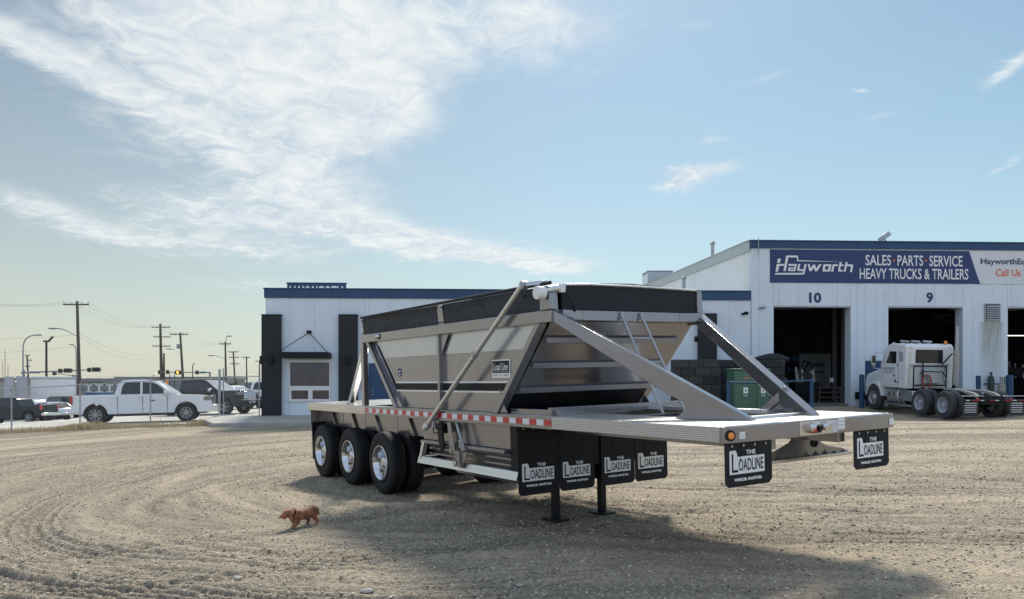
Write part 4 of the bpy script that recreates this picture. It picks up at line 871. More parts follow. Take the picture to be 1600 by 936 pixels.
bsheet(lambda t_: (b0, ms1+(ms0-ms1)*t_), 'navy_sheet', M['bannerb'], -.045); bsheet(lambda t_: (ms1+(ms0-ms1)*t_+.003, b1), 'white_sheet', M['bannerw'], -.045)
BYo = -.074
def bt(s_, x0, x1, yt, yb, mat, **k): text(s_, bu(x0), bz(1350, yb), bu(x1)-bu(x0), bz(1350, yt)-bz(1350, yb), mat, BN, BYo, **k)
bt('SALES', 1351, 1391, 398.5, 415, M['white'], bold=.012); bt('PARTS', 1401, 1441, 398.8, 415.3, M['white'], bold=.012); bt('SERVICE', 1450.5, 1502.5, 399, 415.8, M['white'], bold=.012)
bt('HEAVY TRUCKS & TRAILERS', 1342, 1511.5, 419.5, 436.3, M['white'], bold=.012)
for q in (1395.5, 1445.5): MB().cyl((bu(q), BYo, bz(1350, 407)), (bu(q), BYo-.004, bz(1350, 407)), .05, n=12).build('bullet_mark', M['orangepr'], BN)
bt('HayworthEq', 1531, 1600.5, 402.5, 414.5, M['navypr'], bold=.02); bt('Call Us', 1554, 1593, 419, 430.5, M['orangepr'], bold=.02); bt('7', 1598, 1604.5, 419.3, 430.6, M['navypr'], bold=.02)
# the Hayworth mark: drawn as strokes; picture coordinates of the lettering mapped on the banner plane
def lp(x, y): px_, py_ = 1200+x/10, 385+y/10; return (bu(px_), bz(1280, py_))
def stroke(polys, name='logo_stroke'):
    for po in polys: MB().prism([lp(*p) for p in po], lambda u, v, t: (u, t, v), BYo-.003, BYo).build(name, M['white'], BN)
def seg(a_, b_, w_): 
    d_ = Vector((b_[0]-a_[0], b_[1]-a_[1])); n_ = Vector((-d_.y, d_.x)).normalized()*w_/2; return [(a_[0]+n_.x, a_[1]+n_.y), (b_[0]+n_.x, b_[1]+n_.y), (b_[0]-n_.x, b_[1]-n_.y), (a_[0]-n_.x, a_[1]-n_.y)]
stroke([[(145, 200), (192, 200), (178, 264), (132, 264)], [(126, 282), (244, 282), (238, 312), (166, 312), (144, 405), (108, 405)],
        [(275, 150), (458, 150), (462, 222), (1090, 242), (1090, 244), (440, 238), (438, 180), (308, 180), (266, 392), (230, 392)],
        [(100, 424), (520, 420), (528, 448), (98, 450)], [(560, 282), (592, 282), (556, 440), (522, 448), (516, 420), (534, 414)],
        [(312, 282), (428, 282), (440, 290), (416, 392), (300, 392), (312, 336), (404, 334), (408, 312), (308, 312)][::-1],
        [(462, 282), (494, 282), (478, 362), (552, 362), (545, 390), (458, 390), (444, 376)],
        [(610, 282), (640, 282), (652, 352), (694, 290), (726, 290), (740, 352), (790, 282), (828, 282), (756, 392), (722, 392), (706, 336), (668, 392), (634, 392)],
        [(862, 282), (972, 282), (980, 292), (962, 385), (948, 396), (846, 396), (838, 384), (852, 292)],
        [(1000, 282), (1085, 282), (1078, 310), (1024, 310), (1008, 398), (974, 398)],
        [(1108, 244), (1140, 244), (1132, 282), (1172, 282), (1166, 308), (1126, 308), (1114, 366), (1154, 366), (1148, 396), (1090, 396), (1082, 384)],
        [(1200, 244), (1232, 244), (1224, 282), (1306, 282), (1320, 296), (1298, 402), (1266, 402), (1284, 312), (1216, 312), (1200, 398), (1168, 398)]])
m2_ = [[(886, 312), (940, 312), (928, 366), (876, 366)], [(344, 352), (396, 352), (392, 368), (340, 368)]]
for po in m2_: MB().prism([lp(*p) for p in po], lambda u, v, t: (u, t, v), BYo-.0045, BYo-.003).build('logo_counter', M['bannerb'], BN)

# ---- things standing in front of or inside the workshop
# block bins
def blocks(a_, b_, d_, ptop, lb, ph, jw):
    x0, x1 = at(a_, d_), at(b_, d_); z0 = gzf((x0+x1)/2, d_)-.1; z1 = hz_(ptop, d_); o = thing('block_wall', lb, 'block wall', ((x0+x1)/2, d_, z0))
    h = (z1-z0)/7; w_ = x1-x0; bl = .62; k = 0; rs = random.Random(int(a_))
    MB().box(-w_/2+.02, w_/2-.02, .05, .55, 0, z1-z0-.03).build('mortar_core', M['block'], o)
    for r_ in range(7):
        u = -w_/2-(bl/2 if r_ % 2 else 0)
        while u < w_/2-.05:
            p, q = max(u, -w_/2), min(u+bl, w_/2)
            if q-p > .08: MB().box(p+.008, q-.008, rs.uniform(-.015, .01), .6, r_*h+.006, (r_+1)*h-.006).build('block', M['block'] if rs.random() < jw else M['siding'], o, .012, seg=1)
            u += bl
blocks(1052, 1126, 33.0, 561.5, 'left weathered block bin wall beside the green cabinet', 0, .85)
blocks(1126.5, 1227, 33.6, 562, 'right dark block bin wall behind the green cabinet', 0, .4)
m = MB(); rs = random.Random(2)
MBt = MB().ell((0, 0, 0), (.8, .45, .22), 18, 10); MBt.v = [(x*(1+.1*math.sin(5*y+3*x)), y, z*(1+.2*math.sin(4*x+1))) for x, y, z in MBt.v]
o = MBt.build('tarp_heap', M['tarp'], smooth=True, loc=(at(1203, 34.1), 34.1, hz_(562, 34)+.02)); tag(o, 'black tarpaulin heap lying on top of the dark block wall', 'tarp')
# green transformer cabinet
dg_ = 31.6; GC = thing('electrical_cabinet', 'green electrical cabinet with two doors and white warning labels', 'cabinet', (at(1174, dg_), dg_, gzf(at(1174, dg_), dg_)), 0)
gx0, gx1 = at(1147, dg_)-at(1174, dg_), at(1202.5, dg_)-at(1174, dg_); gzt = hz_(578.5, dg_)-gzf(at(1174, dg_), dg_)
MB().box(gx0, gx1, 0, 1.1, .08, gzt).build('casing', M['green'], GC, .02); MB().box(gx0-.03, gx1+.03, -.05, 1.13, gzt, gzt+.07).build('lid', M['green'], GC, .015)
gm = at(1182, dg_)-at(1174, dg_)
for p, q in ((gx0+.02, gm-.01), (gm+.01, gx1-.02)):
    dd = MB().box(p, q, -.03, -.001, .16, gzt-.05).build('cabinet_door', M['green'], GC, .008)
    c_ = (p+q)/2; wl = MB().box(c_-.09, c_+.09, -.036, -.031, gzt-.92, gzt-.68).build('warning_label', M['white'], dd); MB().add([(c_-.04, -.0375, gzt-.83), (c_+.04, -.0375, gzt-.83), (c_, -.0375, gzt-.75)], [(0, 1, 2)]).build('warning_mark', M['blackpr'], wl)
    MB().box(c_-.08, c_+.08, -.035, -.031, gzt-1.02, gzt-.99).build('small_label', M['greytape'], dd)
MB().box(gx0+.35, gx0+.6, -.035, -.031, gzt-.33, gzt-.29).build('small_label', M['orangepr'], GC); MB().box(gx0-.0, gx1, -.04, -.03, .0, .1).build('plinth', M['concrete'], GC)
# blue guard rail
db = 30.6; GR = thing('guard_rail', 'blue steel guard rail round the green cabinet', 'guard rail', (at(1205, db), db, 0))
def gpost(px_, d_, py): x = at(px_, d_)-at(1205, db); z0 = gzf(at(px_, d_), d_)-.1; z1 = hz_(py, d_); MB().cyl((x, d_-db, z0), (x, d_-db, z1), .075, n=14).build('rail_post', M['bluep'], GR, .01, smooth=True); return Vector((x, d_-db, z1-.06))
p1, p2, p3 = gpost(1138, db, 595), gpost(1205, db, 596.5), gpost(1268, db+.3, 592)
for a_, b_ in ((p1, p2), (p2+Vector((0, 0, .04)), p3)): MB().cyl(a_-Vector((0, .06, 0)), b_-Vector((0, .06, 0)), .035, n=10).build('rail', M['bluep'], GR, smooth=True)
# bollards, gas bottles at the wall between the bays
def bollard(px_, d_, py, lb, r=.11):
    x = at(px_, d_); z0 = gzf(x, d_); h = hz_(py, d_)-z0; o = MB().cyl((0, 0, -.1), (0, 0, h-.03), r, n=18).cyl((0, 0, h-.03), (0, 0, h), r, r*.8, 18).build('bollard', M['bluep'], smooth=True, loc=(x, d_, z0)); tag(o, lb, 'bollard', 'blue steel bollards by the bays')
bollard(1528, 36.6, 587, 'blue bollard left of the gas bottles by the louvre wall', .12); bollard(1577.5, 36.0, 586, 'blue bollard right of the grey propane bottle', .15); bollard(1346.5, 35.3, 585, 'blue bollard in front of the blue side door, beside the white tractor', .11)
M['bottlegreen'] = pm('dark_green_bottle', (.02, .04, .035), .4)
def bottle(px_, d_, py, r, mat, lb, neck=.18):
    x = at(px_, d_); z0 = gzf(x, d_); h = hz_(py, d_)-z0; o = thing('gas_cylinder', lb, 'gas bottle', (x, d_, z0))
    MB().lathe([(0, .001), (0, r*.9), (.03, r), (h-neck-.1, r), (h-neck, r*.75), (h-neck+.04, r*.3), (h-.1, r*.28), (h-.1, r*.42), (h-.01, r*.42), (h, .001)], 18, axis='z').build('cylinder_body', mat, o, smooth=True)
    MB().cyl((0, 0, h-.06), (.07, -.03, h-.04), .02, n=8).build('valve', M['galv'], o)
bottle(1548.5, 36.4, 581, .13, M['bottlegreen'], 'tall dark green gas bottle standing against the wall under the louvre', .2); 
x = at(1566.5, 36.2); z0 = gzf(x, 36.2); h = hz_(589, 36.2)-z0; o = thing('propane_tank', 'squat grey propane tank with a collar beside the tall gas bottle', 'propane tank', (x, 36.2, z0))
MB().lathe([(0, .001), (0, .16), (.06, .2), (h-.4, .2), (h-.26, .15), (h-.22, .001)], 18, axis='z').build('tank_body', M['cream'], o, smooth=True); q = MB()
for t_ in range(3): a_ = t_*2.1; q.box(.09*math.cos(a_)-.02, .09*math.cos(a_)+.02, .09*math.sin(a_)-.02, .09*math.sin(a_)+.02, h-.24, h)
q.lathe([(h-.05, .12), (h, .12), (h, .09), (h-.05, .09)], 16, axis='z'); q.build('collar', M['cream'], o)
RB = MB().cyl((at(1537, 36.5), 36.5, hz_(600, 36.5)), (at(1572, 36.3), 36.3, hz_(600, 36.3)), .03, n=8).build('cylinder_rail', M['bluep'], smooth=True); tag(RB, 'thin dark blue rail holding the gas bottles to the wall', 'rail')
# inside bay 10
dR = 44.0; o = thing('shop_sign_board', 'dim white Ryder sign board inside bay 10', 'sign', (at(1275, dR), dR, hz_(579.5, dR)))
wR = 52*dR/F; MB().box(-wR/2, wR/2, 0, .06, -.9, .95).build('board', pm('grey_board', (.16, .165, .165), .6), o, .01); text('Ryder', -wR/2+.42, .12, 1.0, .42, M['blackpr'], o, -.003, bold=.03); text('G', -wR/2+.12, .0, .28, .6, M['blackpr'], o, -.003, bold=.02)
MB().box(-.4, .4, -.004, 0, -.1, -.02).build('print_line', M['blackpr'], o)
ds = 39.0; o = thing('steel_stand', 'rough steel work stand on the floor inside bay 10', 'stand', (at(1297, ds), ds, fl)); w_ = .55; h = hz_(606, ds)-fl
for sx_ in (-1, 1):
    for sy_ in (0, .6): MB().bar((sx_*w_, sy_, 0), (sx_*(w_-.08), sy_, h), .06, .06, (0, 1, 0)).build('leg', M['poleb'], o)
for z in (.25, h-.22, h): MB().box(-w_, w_, -.03, .03, z-.03, z+.03).build('rail', M['poleb'], o)
MB().box(-w_, w_, -.05, .65, h, h+.05).build('top', M['poleb'], o)
def machine(px_, d_, w_, h, lb, cat, seed, mat='black'):
    rs = random.Random(seed); o = thing('shop_machine', lb, cat, (at(px_, d_), d_, fl))
    MB().box(-w_/2, w_/2, 0, .9, .12, h*.55).build('machine_base', M[mat], o, .03); MB().box(-w_*.3, w_*.2, .1, .8, h*.55, h*.8).build('engine_block', M['poled'], o, .03)
    q = MB()
    for k in range(7): x = rs.uniform(-w_*.45, w_*.4); q.cyl((x, .1, h*.5), (x+rs.uniform(-.1, .1), .2, h*rs.uniform(.7, 1.0)), rs.uniform(.02, .07), n=8)
    q.build('pipework', M['galv'], o); q = MB()
    for x in (-w_*.4, w_*.4): q.cyl((x, -.02, .15), (x, .06, .15), .15, n=14)
    q.build('caster', M['rubber'], o)
machine(1262, 40.5, 1.3, 1.8, 'cluttered engine on a cart in the middle of bay 10', 'machine', 4); machine(1240, 42, 1.1, 1.4, 'dark compressor at the left side inside bay 10', 'machine', 9); machine(1592, 41.5, 2.2, 2.2, 'dark engine parts crowded inside the bay at the right edge', 'machine', 12)
o = MB().box(-.1, .1, 0, .02, 0, .22).build('wall_notice', M['white'], loc=(at(1299.5, 41), 41, hz_(597, 41))); tag(o, 'small white notice hanging above the stand in bay 10', 'notice')
for px_, d_ in ((1318, 41), (1304, 43)):
    o = MB().box(-.12, .12, 0, .2, 0, 5).build('hoist_post', M['poled'], loc=(at(px_, d_), d_, fl)); tag(o, 'black vehicle lift column inside bay 10, '+('right one' if px_ > 1310 else 'left one, farther back'), 'lift column')
M['lamp_on'] = pm('lit_tube', (.9, .85, .75), .5, emit=((1, .88, .68), 3.0))
o = thing('ceiling_light', 'lit yellowish tube light hanging inside the bay at the right edge', 'lamp', (at(1590, 43), 43, hz_(524, 43))); MB().box(-.9, .9, -.06, .06, 0, .05).build('fixture', M['fascia'], o); MB().box(-.88, .88, -.04, .04, -.03, 0).build('tube', M['lamp_on'], o)
def shelf(px_, d_, w_, h, lb, seed):
    rs = random.Random(seed); o = thing('shelf_unit', lb, 'shelf', (at(px_, d_), d_, fl))
    for x in (-w_/2, w_/2):
        for y in (0, .5): MB().box(x-.03, x+.03, y-.03, y+.03, 0, h).build('upright', M['bluep'], o)
    for k in range(4):
        z = .3+k*(h-.4)/3; s_ = MB().box(-w_/2, w_/2, 0, .5, z-.03, z).build('shelf_board', M['poleb'], o); x = -w_/2+.1
        while x < w_/2-.3: b_ = rs.uniform(.15, .4); MB().box(x, x+b_, .05, .4, z+.002, z+rs.uniform(.15, .42)).build('box', M[rs.choice(('orangepr', 'fascia', 'cream', 'dumpster_', 'galv'))], s_, .01); x += b_+rs.uniform(.03, .2)
M['dumpster_'] = pm('blue_bin', (.05, .12, .3), .6)
shelf(1232, 46, 1.4, 2.3, 'stacked parts shelf at the left inside bay 10', 3); shelf(1412, 43, 2.0, 2.5, 'parts shelf inside bay 9 behind the white tractor roof', 6); shelf(1590, 47, 2.4, 2.6, 'parts shelf at the back of the bay on the right edge', 8)
for k in range(2):
    MB_ = MB().box(-.6, .6, -.3, .3, 0, .35).build('unit_heater', M['poled'], loc=(at(1468+k*20, 45), 45, hz_(500+k*6, 45))); tag(MB_, 'dim unit heater under the ceiling of bay 9, '+('left' if k == 0 else 'right')+' of two', 'heater')
# apron slab in front of the office
m = MB(); pts = [(-13.0, 33.7), (-12.2, 32.6), (2, 33.2), (6, 34.0), (6, 35.9), (-13.0, 34.95)]
def slabz(x, y): return max(gzf(x, y)+.06, .20+(y-32.6)*.09)
top = [(x, y, slabz(x, y)) for x, y in pts]; m.add(top+[(x, y, -.2) for x, y, z in top], [tuple(range(6)), tuple(range(6, 12))[::-1]]+[(i, 6+i, 6+(i+1) % 6, (i+1) % 6) for i in range(6)])
o = m.build('pavement', M['concrete'], bevel=.02); tag(o, kind='structure')

# ================================================================ yard edge on the left: fence, weeds, lot
FPX = [(-120, 30.8), (18, 32.2), (125, 33.4), (235, 34.7), (343, 35.3)]
FN = thing('chain_link_fence', 'sagging galvanised chain link fence in front of the parked white pickup', 'fence', (at(125, 33.4), 33.4, 0))
O_ = Vector((at(125, 33.4), 33.4, 0)); fp = [Vector((at(a_, d_), d_, 0))-O_ for a_, d_ in FPX]; fz = [gzf(p.x+O_.x, p.y+O_.y) for p in fp]; ft = [hz_(py, d_) for py, (a_, d_) in zip((611, 606.5, 600.2, 593.8, 590), FPX)]
for i, (p, z0, z1) in enumerate(zip(fp, fz, ft)):
    tall = i == 4
    po = MB().cyl((p.x, p.y, z0-.1), (p.x, p.y, hz_(577, 35.3) if tall else z1), .055 if tall else .03, n=10).build('fence_post', M['galv'], FN, smooth=True)
    if not tall: MB().cyl((p.x, p.y, z1), (p.x+.24, p.y-.1, z1+.27), .02, n=8).build('barbed_wire_arm', M['galv'], po)
for i in range(4):
    a_, b_ = fp[i].copy(), fp[i+1].copy(); a_.z = ft[i]-.03; b_.z = ft[i+1]-.03; MB().cyl(a_, b_, .021, n=8).build('top_rail', M['galv'], FN, smooth=True)
    a0, b0_ = fp[i].copy(), fp[i+1].copy(); L2 = (b0_-a0).length; m = MB(); sp = .075; n2_ = int(L2/sp)
    H0, H1 = ft[i]-fz[i]-.05, ft[i+1]-fz[i+1]-.05
    def P_(s_, t_):
        q = a0.lerp(b0_, s_/L2); h = H0+(H1-H0)*s_/L2; zb2 = fz[i]+(fz[i+1]-fz[i])*s_/L2+.03; return Vector((q.x, q.y, zb2+h*t_))
    Hm = (H0+H1)/2
    k = -int(Hm/sp)
    while k < n2_+int(Hm/sp):
        for dr_ in (1, -1):
            s0 = k*sp if dr_ == 1 else k*sp+Hm*0; s1 = s0+dr_*Hm
            t0, t1 = 0.0, 1.0; sa, sb = s0, s1
            if dr_ == 1:
                if sa < 0: t0 = -s0/Hm; sa = 0
                if sb > L2: t1 = (L2-s0)/Hm; sb = L2
            else:
                if sa > L2: t0 = (s0-L2)/Hm; sa = L2
                if sb < 0: t1 = s0/Hm; sb = 0
            if t1-t0 > .02 and 0 <= t0 < 1 and 0 < t1 <= 1:
                p, q = P_(sa, t0), P_(sb, t1); m.tube([p, q], .0014, 3)
        k += 1
    o = m.build('wire_mesh', M['galv'], FN); tag(o, kind='stuff')
    m = MB()
    for off in (.08, .16, .24): 
        if i < 3: m.tube([Vector((fp[i].x+off, fp[i].y-off*.4, ft[i]+off*1.1)), Vector((fp[i+1].x+off, fp[i+1].y-off*.4, ft[i+1]+off*1.1))], .004, 3)
    if m.v: m.build('barbed_wire', M['galv'], FN)
GT = thing('gate', 'galvanised chain link gate between the tall post and the office pilaster', 'gate', (at(349, 35.3), 35.3, 0)); gw = at(405, 35.3)-at(349, 35.3); gzb = gzf(at(375, 35.3), 35.3)+.12; gt_ = hz_(588, 35.3)
for x in (0, gw): MB().cyl((x, 0, gzb-.1), (x, 0, gt_+.35 if x == 0 else gt_+.5), .028, n=8).build('gate_post', M['galv'], GT, smooth=True)
for z in (gt_, gzb): MB().cyl((0, 0, z), (gw, 0, z), .02, n=8).build('gate_rail', M['galv'], GT, smooth=True)
m = MB(); k = 0
while k*.075 < gw+gt_-gzb:
    s_ = k*.075; H = gt_-gzb
    a_ = (min(s_, gw), 0, gzb+max(0, s_-gw)); b_ = (max(0, s_-H), 0, gzb+min(H, s_)); m.tube([a_, b_], .0014, 3)
    a_ = (gw-min(s_, gw), 0, gzb+max(0, s_-gw)); b_ = (gw-max(0, s_-H), 0, gzb+min(H, s_)); m.tube([a_, b_], .0014, 3); k += 1
tag(m.build('wire_mesh', M['galv'], GT), kind='stuff')
m = MB()
for z in (.35, .5, .2): m.tube([(0, -.02, gt_+z*.8), (gw, -.02, gt_+z*.9)], .004, 3)
m.build('barbed_wire', M['galv'], GT); MB().box(-.09, -.0, -.05, .05, gzb+.7, gzb+.85).build('latch', M['poled'], GT, .01)

# parking lot sheet and street
def sheet(name, x0, x1, y0f, y1, nx, ny, mat, dz):
    V_ = []; f = []
    for j in range(ny+1):
        for i in range(nx+1):
            x = x0+(x1-x0)*i/nx; y0 = y0f(x) if callable(y0f) else y0f; y = y0+(y1-y0)*j/ny; V_.append((x, y, gzf(x, y)+dz))
    for j in range(ny):
        for i in range(nx): a_ = j*(nx+1)+i; f.append((a_, a_+1, a_+nx+2, a_+nx+1))
    o = MB().add(V_, f).build(name, mat); return tag(o, kind='structure')
M['lot'] = pm('worn_asphalt', (.42, .4, .36), .9, 0, .2, .5, bump=.5, bs=30, dirt=.4, dcol=(.2, .19, .17)); M['road'] = pm('road_asphalt', (.12, .12, .12), .9, 0, .2, .4)
sheet('parking_lot', -80, -11.2, lambda x: 33.1+(x+20)*.16 if x > -26 else 32.2, 78, 100, 60, M['lot'], .03)
sheet('road', -140, 60, 80, 96, 100, 6, M['road'], .035)
for k in range(7):
    x = -33+k*3.1; MB_ = MB().box(-.05, .05, 0, 4.6, 0, .004).build('parking_line', M['white'], loc=(x, 41.5, gzf(x, 43.8)+.045), rot=(0, 0, .25)); tag(MB_, kind='structure')
# dry weeds along the fence foot
def grass(name, lb, region, n_, hmin, hmax, seed, cols):
    rs = np.random.RandomState(seed); X0 = []; 
    x = region[0]+(region[1]-region[0])*rs.rand(n_*3); band = rs.randn(n_*3)*.42; y = 32.75+(x+20)*.155+band-.1
    keep = vn(x, y, 1.4)+rs.rand(len(x))*.3 > .62; x = x[keep][:n_]; y = y[keep][:n_]; k = len(x); z = gz(x, y)+relief(x, y)[0]; h = (hmin+(hmax-hmin)*rs.rand(k)**2.2)*(.5+vn(x, y, .7)); a_ = rs.rand(k)*6.28; w_ = .006+.008*rs.rand(k); lx = (rs.rand(k)-.5)*h*.9; ly = (rs.rand(k)-.5)*h*.9
    p0 = np.stack([x-w_*np.cos(a_), y-w_*np.sin(a_), z-.01], -1); p1 = np.stack([x+w_*np.cos(a_), y+w_*np.sin(a_), z-.01], -1)
    p2 = np.stack([x+lx*.4+w_*.7*np.cos(a_), y+ly*.4, z+h*.6], -1); p3 = np.stack([x+lx, y+ly, z+h], -1)
    co = np.stack([p0, p1, p2, p3], 1).reshape(-1, 3); fa = (np.array([[0, 1, 2], [0, 2, 3]])[None]+(np.arange(k)*4)[:, None, None]).reshape(-1, 3)
    o = bpy.data.objects.new(name, np_mesh(name, co, fa, cols, False)); COL.objects.link(o); return tag(o, lb, 'grass', kind='stuff')
M['drygrass'] = stone_mat('dry_grass', (.38, .31, .18), (.75, .62, .42)); M['weed'] = stone_mat('weed_green', (.2, .19, .09), (.45, .4, .2))
grass('dry_grass', 'straw coloured dry grass along the foot of the chain link fence', (-25, -11.8), 14000, .04, .24, 3, M['drygrass'])
grass('weeds', 'low green weeds among the dry grass at the fence', (-25, -12.5), 2500, .04, .18, 8, M['weed'])

# ================================================================ street behind: poles, lamps, signals, wires
def pole_base(px_, d_): return (at(px_, d_), d_, gzf(at(px_, d_), d_))
ANCH = {}
def upole(px0, px1, ptop, d_, r, arms, lb, key, extra=None):
    x, y, z = pole_base(px1, d_); o = thing('utility_pole', lb, 'utility pole', (x, y, z)); h = hz_(ptop, d_)-z; lean = at(px0, d_)-x
    MB().cyl((0, 0, -.2), (lean, 0, h), r, r*.62, 10).build('pole', M['poleb'], o, smooth=True); pts = []
    for pya, a_, b_ in arms:
        za = hz_(pya, d_)-z; xa, xb = at(a_, d_)-x, at(b_, d_)-x; yo = -.14
        MB().box(xa, xb, yo-.06, yo+.06, za-.07, za+.07).build('cross_arm', M['poleb'], o)
        for t_ in (.03, .3, .72, .97): 
            xi = xa+(xb-xa)*t_; MB().cyl((xi, yo, za+.07), (xi, yo, za+.3), .05, .03, 6).build('insulator', M['galv'], o); pts.append(Vector((x+xi, y+yo, z+za+.3)))
        c_ = (xa+xb)/2; MB().bar((c_-(xb-xa)*.28, yo, za-.05), (c_, yo+.1, za-.7), .03, .03, (0, 1, 0)).bar((c_+(xb-xa)*.28, yo, za-.05), (c_, yo+.1, za-.7), .03, .03, (0, 1, 0)).build('arm_brace', M['galv'], o)
    ANCH[key] = pts
    if extra: extra(o, x, y, z)
    return o
def lamp_arm(o, x, y, z, d_, p_from, p_to, r=.06, mat='poleg'):
    a_ = Vector((at(p_from[0], d_)-x, 0, hz_(p_from[1], d_)-z)); b_ = Vector((at(p_to[0], d_)-x, 0, hz_(p_to[1], d_)-z)); c_ = Vector(((a_.x*.35+b_.x*.65), 0, max(a_.z, b_.z)+.0))
    pts = [(a_*(1-t_)**2+c_*2*t_*(1-t_)+b_*t_*t_) for t_ in np.linspace(0, 1, 8)]; q = MB().tube(pts, r, 7).build('lamp_arm', M[mat], o, smooth=True)
    s_ = 1 if b_.x > a_.x else -1; MB().ell(b_+Vector((s_*.35, 0, -.02)), (.55, .16, .1), 10, 6).build('lamp_head', M[mat], q, smooth=True)
upole(120.5, 125, 470.5, 85, .22, [(476, 100, 140)], 'tall leaning wooden utility pole with one cross arm and a street lamp arm', 'A', lambda o, x, y, z: lamp_arm(o, x, y, z, 85, (121, 525.5), (88, 513)))
upole(250.5, 253, 506, 134, .3, [(511.5, 237.5, 266), (526.5, 240.5, 267), (541, 239, 267)], 'wooden utility pole with three stacked cross arms', 'B')
upole(281.5, 288, 520, 125, .24, [(522.5, 266, 294.5)], 'wooden utility pole leaning left with a transformer drum', 'C', lambda o, x, y, z: (MB().cyl((at(280, 125)-x, -.3, hz_(545, 125)-z), (at(280, 125)-x, -.3, hz_(538, 125)-z), .28, n=12).build('transformer', M['poleg'], o), lamp_arm(o, x, y, z, 125, (283, 553), (268, 545), .04)))
upole(256, 256.5, 552, 134, .24, [], 'short bare wooden stub pole beside the triple-armed pole', 'B2')
upole(352, 353.5, 534, 125, .2, [(537.5, 343.5, 361)], 'wooden utility pole topped by a curled lamp, left of the office', 'D', lambda o, x, y, z: (lamp_arm(o, x, y, z, 125, (352, 536), (355.5, 525), .05), lamp_arm(o, x, y, z, 125, (352, 561), (333, 555.5), .05)))
upole(364.5, 368.5, 549, 160, .22, [(550, 357, 373), (558.5, 358, 374), (568.5, 360, 374)], 'farther wooden pole with several short cross arms behind the gate', 'E')
upole(385, 386, 557, 175, .2, [(558.5, 378, 391.5)], 'slim distant wooden pole next to the gate', 'G')
upole(405.5, 406, 563, 190, .2, [(564.5, 399.5, 410)], 'farthest wooden pole just left of the office corner', 'H')
upole(42, 46.5, 555, 150, .2, [(556, 40, 47), (563, 42, 50.5), (572.5, 40, 47)], 'leaning wooden pole near the left edge behind the trailers', 'I')
def curved_lamp(px_, pbend, ptip, d_, lb, h0=None):
    x, y, z = pole_base(px_, d_); o = thing('street_lamp', lb, 'street lamp', (x, y, z)); hb = hz_(pbend, d_)-z; tx_, tz_ = at(ptip[0], d_)-x, hz_(ptip[1], d_)-z
    MB().cyl((0, 0, -.1), (0, 0, hb), .11, .08, 10).build('pole', M['poleg'], o, smooth=True); pts = [Vector((0, 0, hb))*(1-t_)**2+Vector((0, 0, tz_+.1))*2*t_*(1-t_)+Vector((tx_, 0, tz_))*t_*t_ for t_ in np.linspace(0, 1, 10)]
    MB().tube(pts, .075, 8).build('curved_arm', M['poleg'], o, smooth=True); MB().ell((tx_, 0, tz_), (.5, .16, .1), 10, 6).build('lamp_head', M['poleg'], o, smooth=True); return o
curved_lamp(36, 545, (61, 523.5), 100, 'grey street lamp with a long swan neck at the left edge'); curved_lamp(119, 556, (112, 538.5), 140, 'distant swan neck street lamp beside the tall leaning pole')
x, y, z = pole_base(72.5, 80); o = thing('yard_lamp', 'dark straight yard lamp pole with a tilted flood head', 'street lamp', (x, y, z)); h = hz_(534, 80)-z
MB().cyl((0, 0, 0), (0, 0, h), .13, .1, 10).build('pole', M['poled'], o, smooth=True); MB().box(-.25, .3, -.15, .15, -.08, .08).build('lamp_head', M['poled'], o, loc=(.0, 0, h+.05)); MB().box(-.1, .5, -.14, .14, -.05, .05).build('lamp_head', M['poled'], o, loc=(.35, 0, h+.2), rot=(0, R(-45), 0))
x, y, z = pole_base(301, 120); o = thing('yard_lamp', 'thin distant yard lamp with a small Y-shaped head', 'street lamp', (x, y, z)); h = hz_(571, 120)-z
MB().cyl((0, 0, 0), (0, 0, h), .09, .07, 8).build('pole', M['poled'], o, smooth=True); MB().bar((0, 0, h), (.3, 0, h+.35), .1, .06, (0, 1, 0)).build('lamp_head', M['poled'], o)
def signal(px_, py, d_, w_px, o, x, z, lit=None):
    cx = at(px_, d_)-x; cz = hz_(py, d_)-z; w_ = w_px*d_/F/2; q = MB().box(cx-w_, cx+w_, -.25, .1, cz-.28, cz+.28).build('signal_head', M['hydyellow'], o, .05)
    for k in (-1, 0, 1) if w_px > 8 else (0,): MB().cyl((cx+k*w_*.62, -.26, cz), (cx+k*w_*.62, -.36, cz), .15, n=10).build('signal_lens', M['lit_amber'] if lit and k == 0 else M['poled'], q)
M['lit_amber'] = pm('lit_signal', (.9, .4, .05), .5, emit=((1, .35, .05), 4.0))
M['signblue'] = pm('street_sign_blue', (.07, .25, .3), .5); M['signgrey'] = pm('street_sign_dark', (.2, .2, .33), .5)
d_ = 100; x, y, z = pole_base(37, d_); o = thing('traffic_signal', 'long signal mast arm carrying four signal heads and a street sign', 'traffic light', (x, y, z))
MB().cyl((0, 0, 0), (0, 0, hz_(578, d_)-z), .14, n=10).build('pole', M['poleg'], o); MB().cyl((at(33, d_)-x, 0, hz_(582.5, d_)-z), (at(159, d_)-x, 0, hz_(577, d_)-z), .11, .06, 8).build('mast_arm', M['poleg'], o, smooth=True)
for a_ in ((95, 579.5, 5.5), (107, 579, 12), (140, 578, 5), (151, 577.5, 12)): signal(a_[0], a_[1], d_, a_[2], o, x, z)
MB().box(at(48, d_)-x, at(63, d_)-x, -.16, -.13, hz_(583.5, d_)-z, hz_(580.3, d_)-z).build('street_sign', M['signgrey'], o)
d_ = 110; x, y, z = pole_base(328, d_); o = thing('traffic_signal', 'signal mast with one lit amber light and a blue green street sign', 'traffic light', (x, y, z))
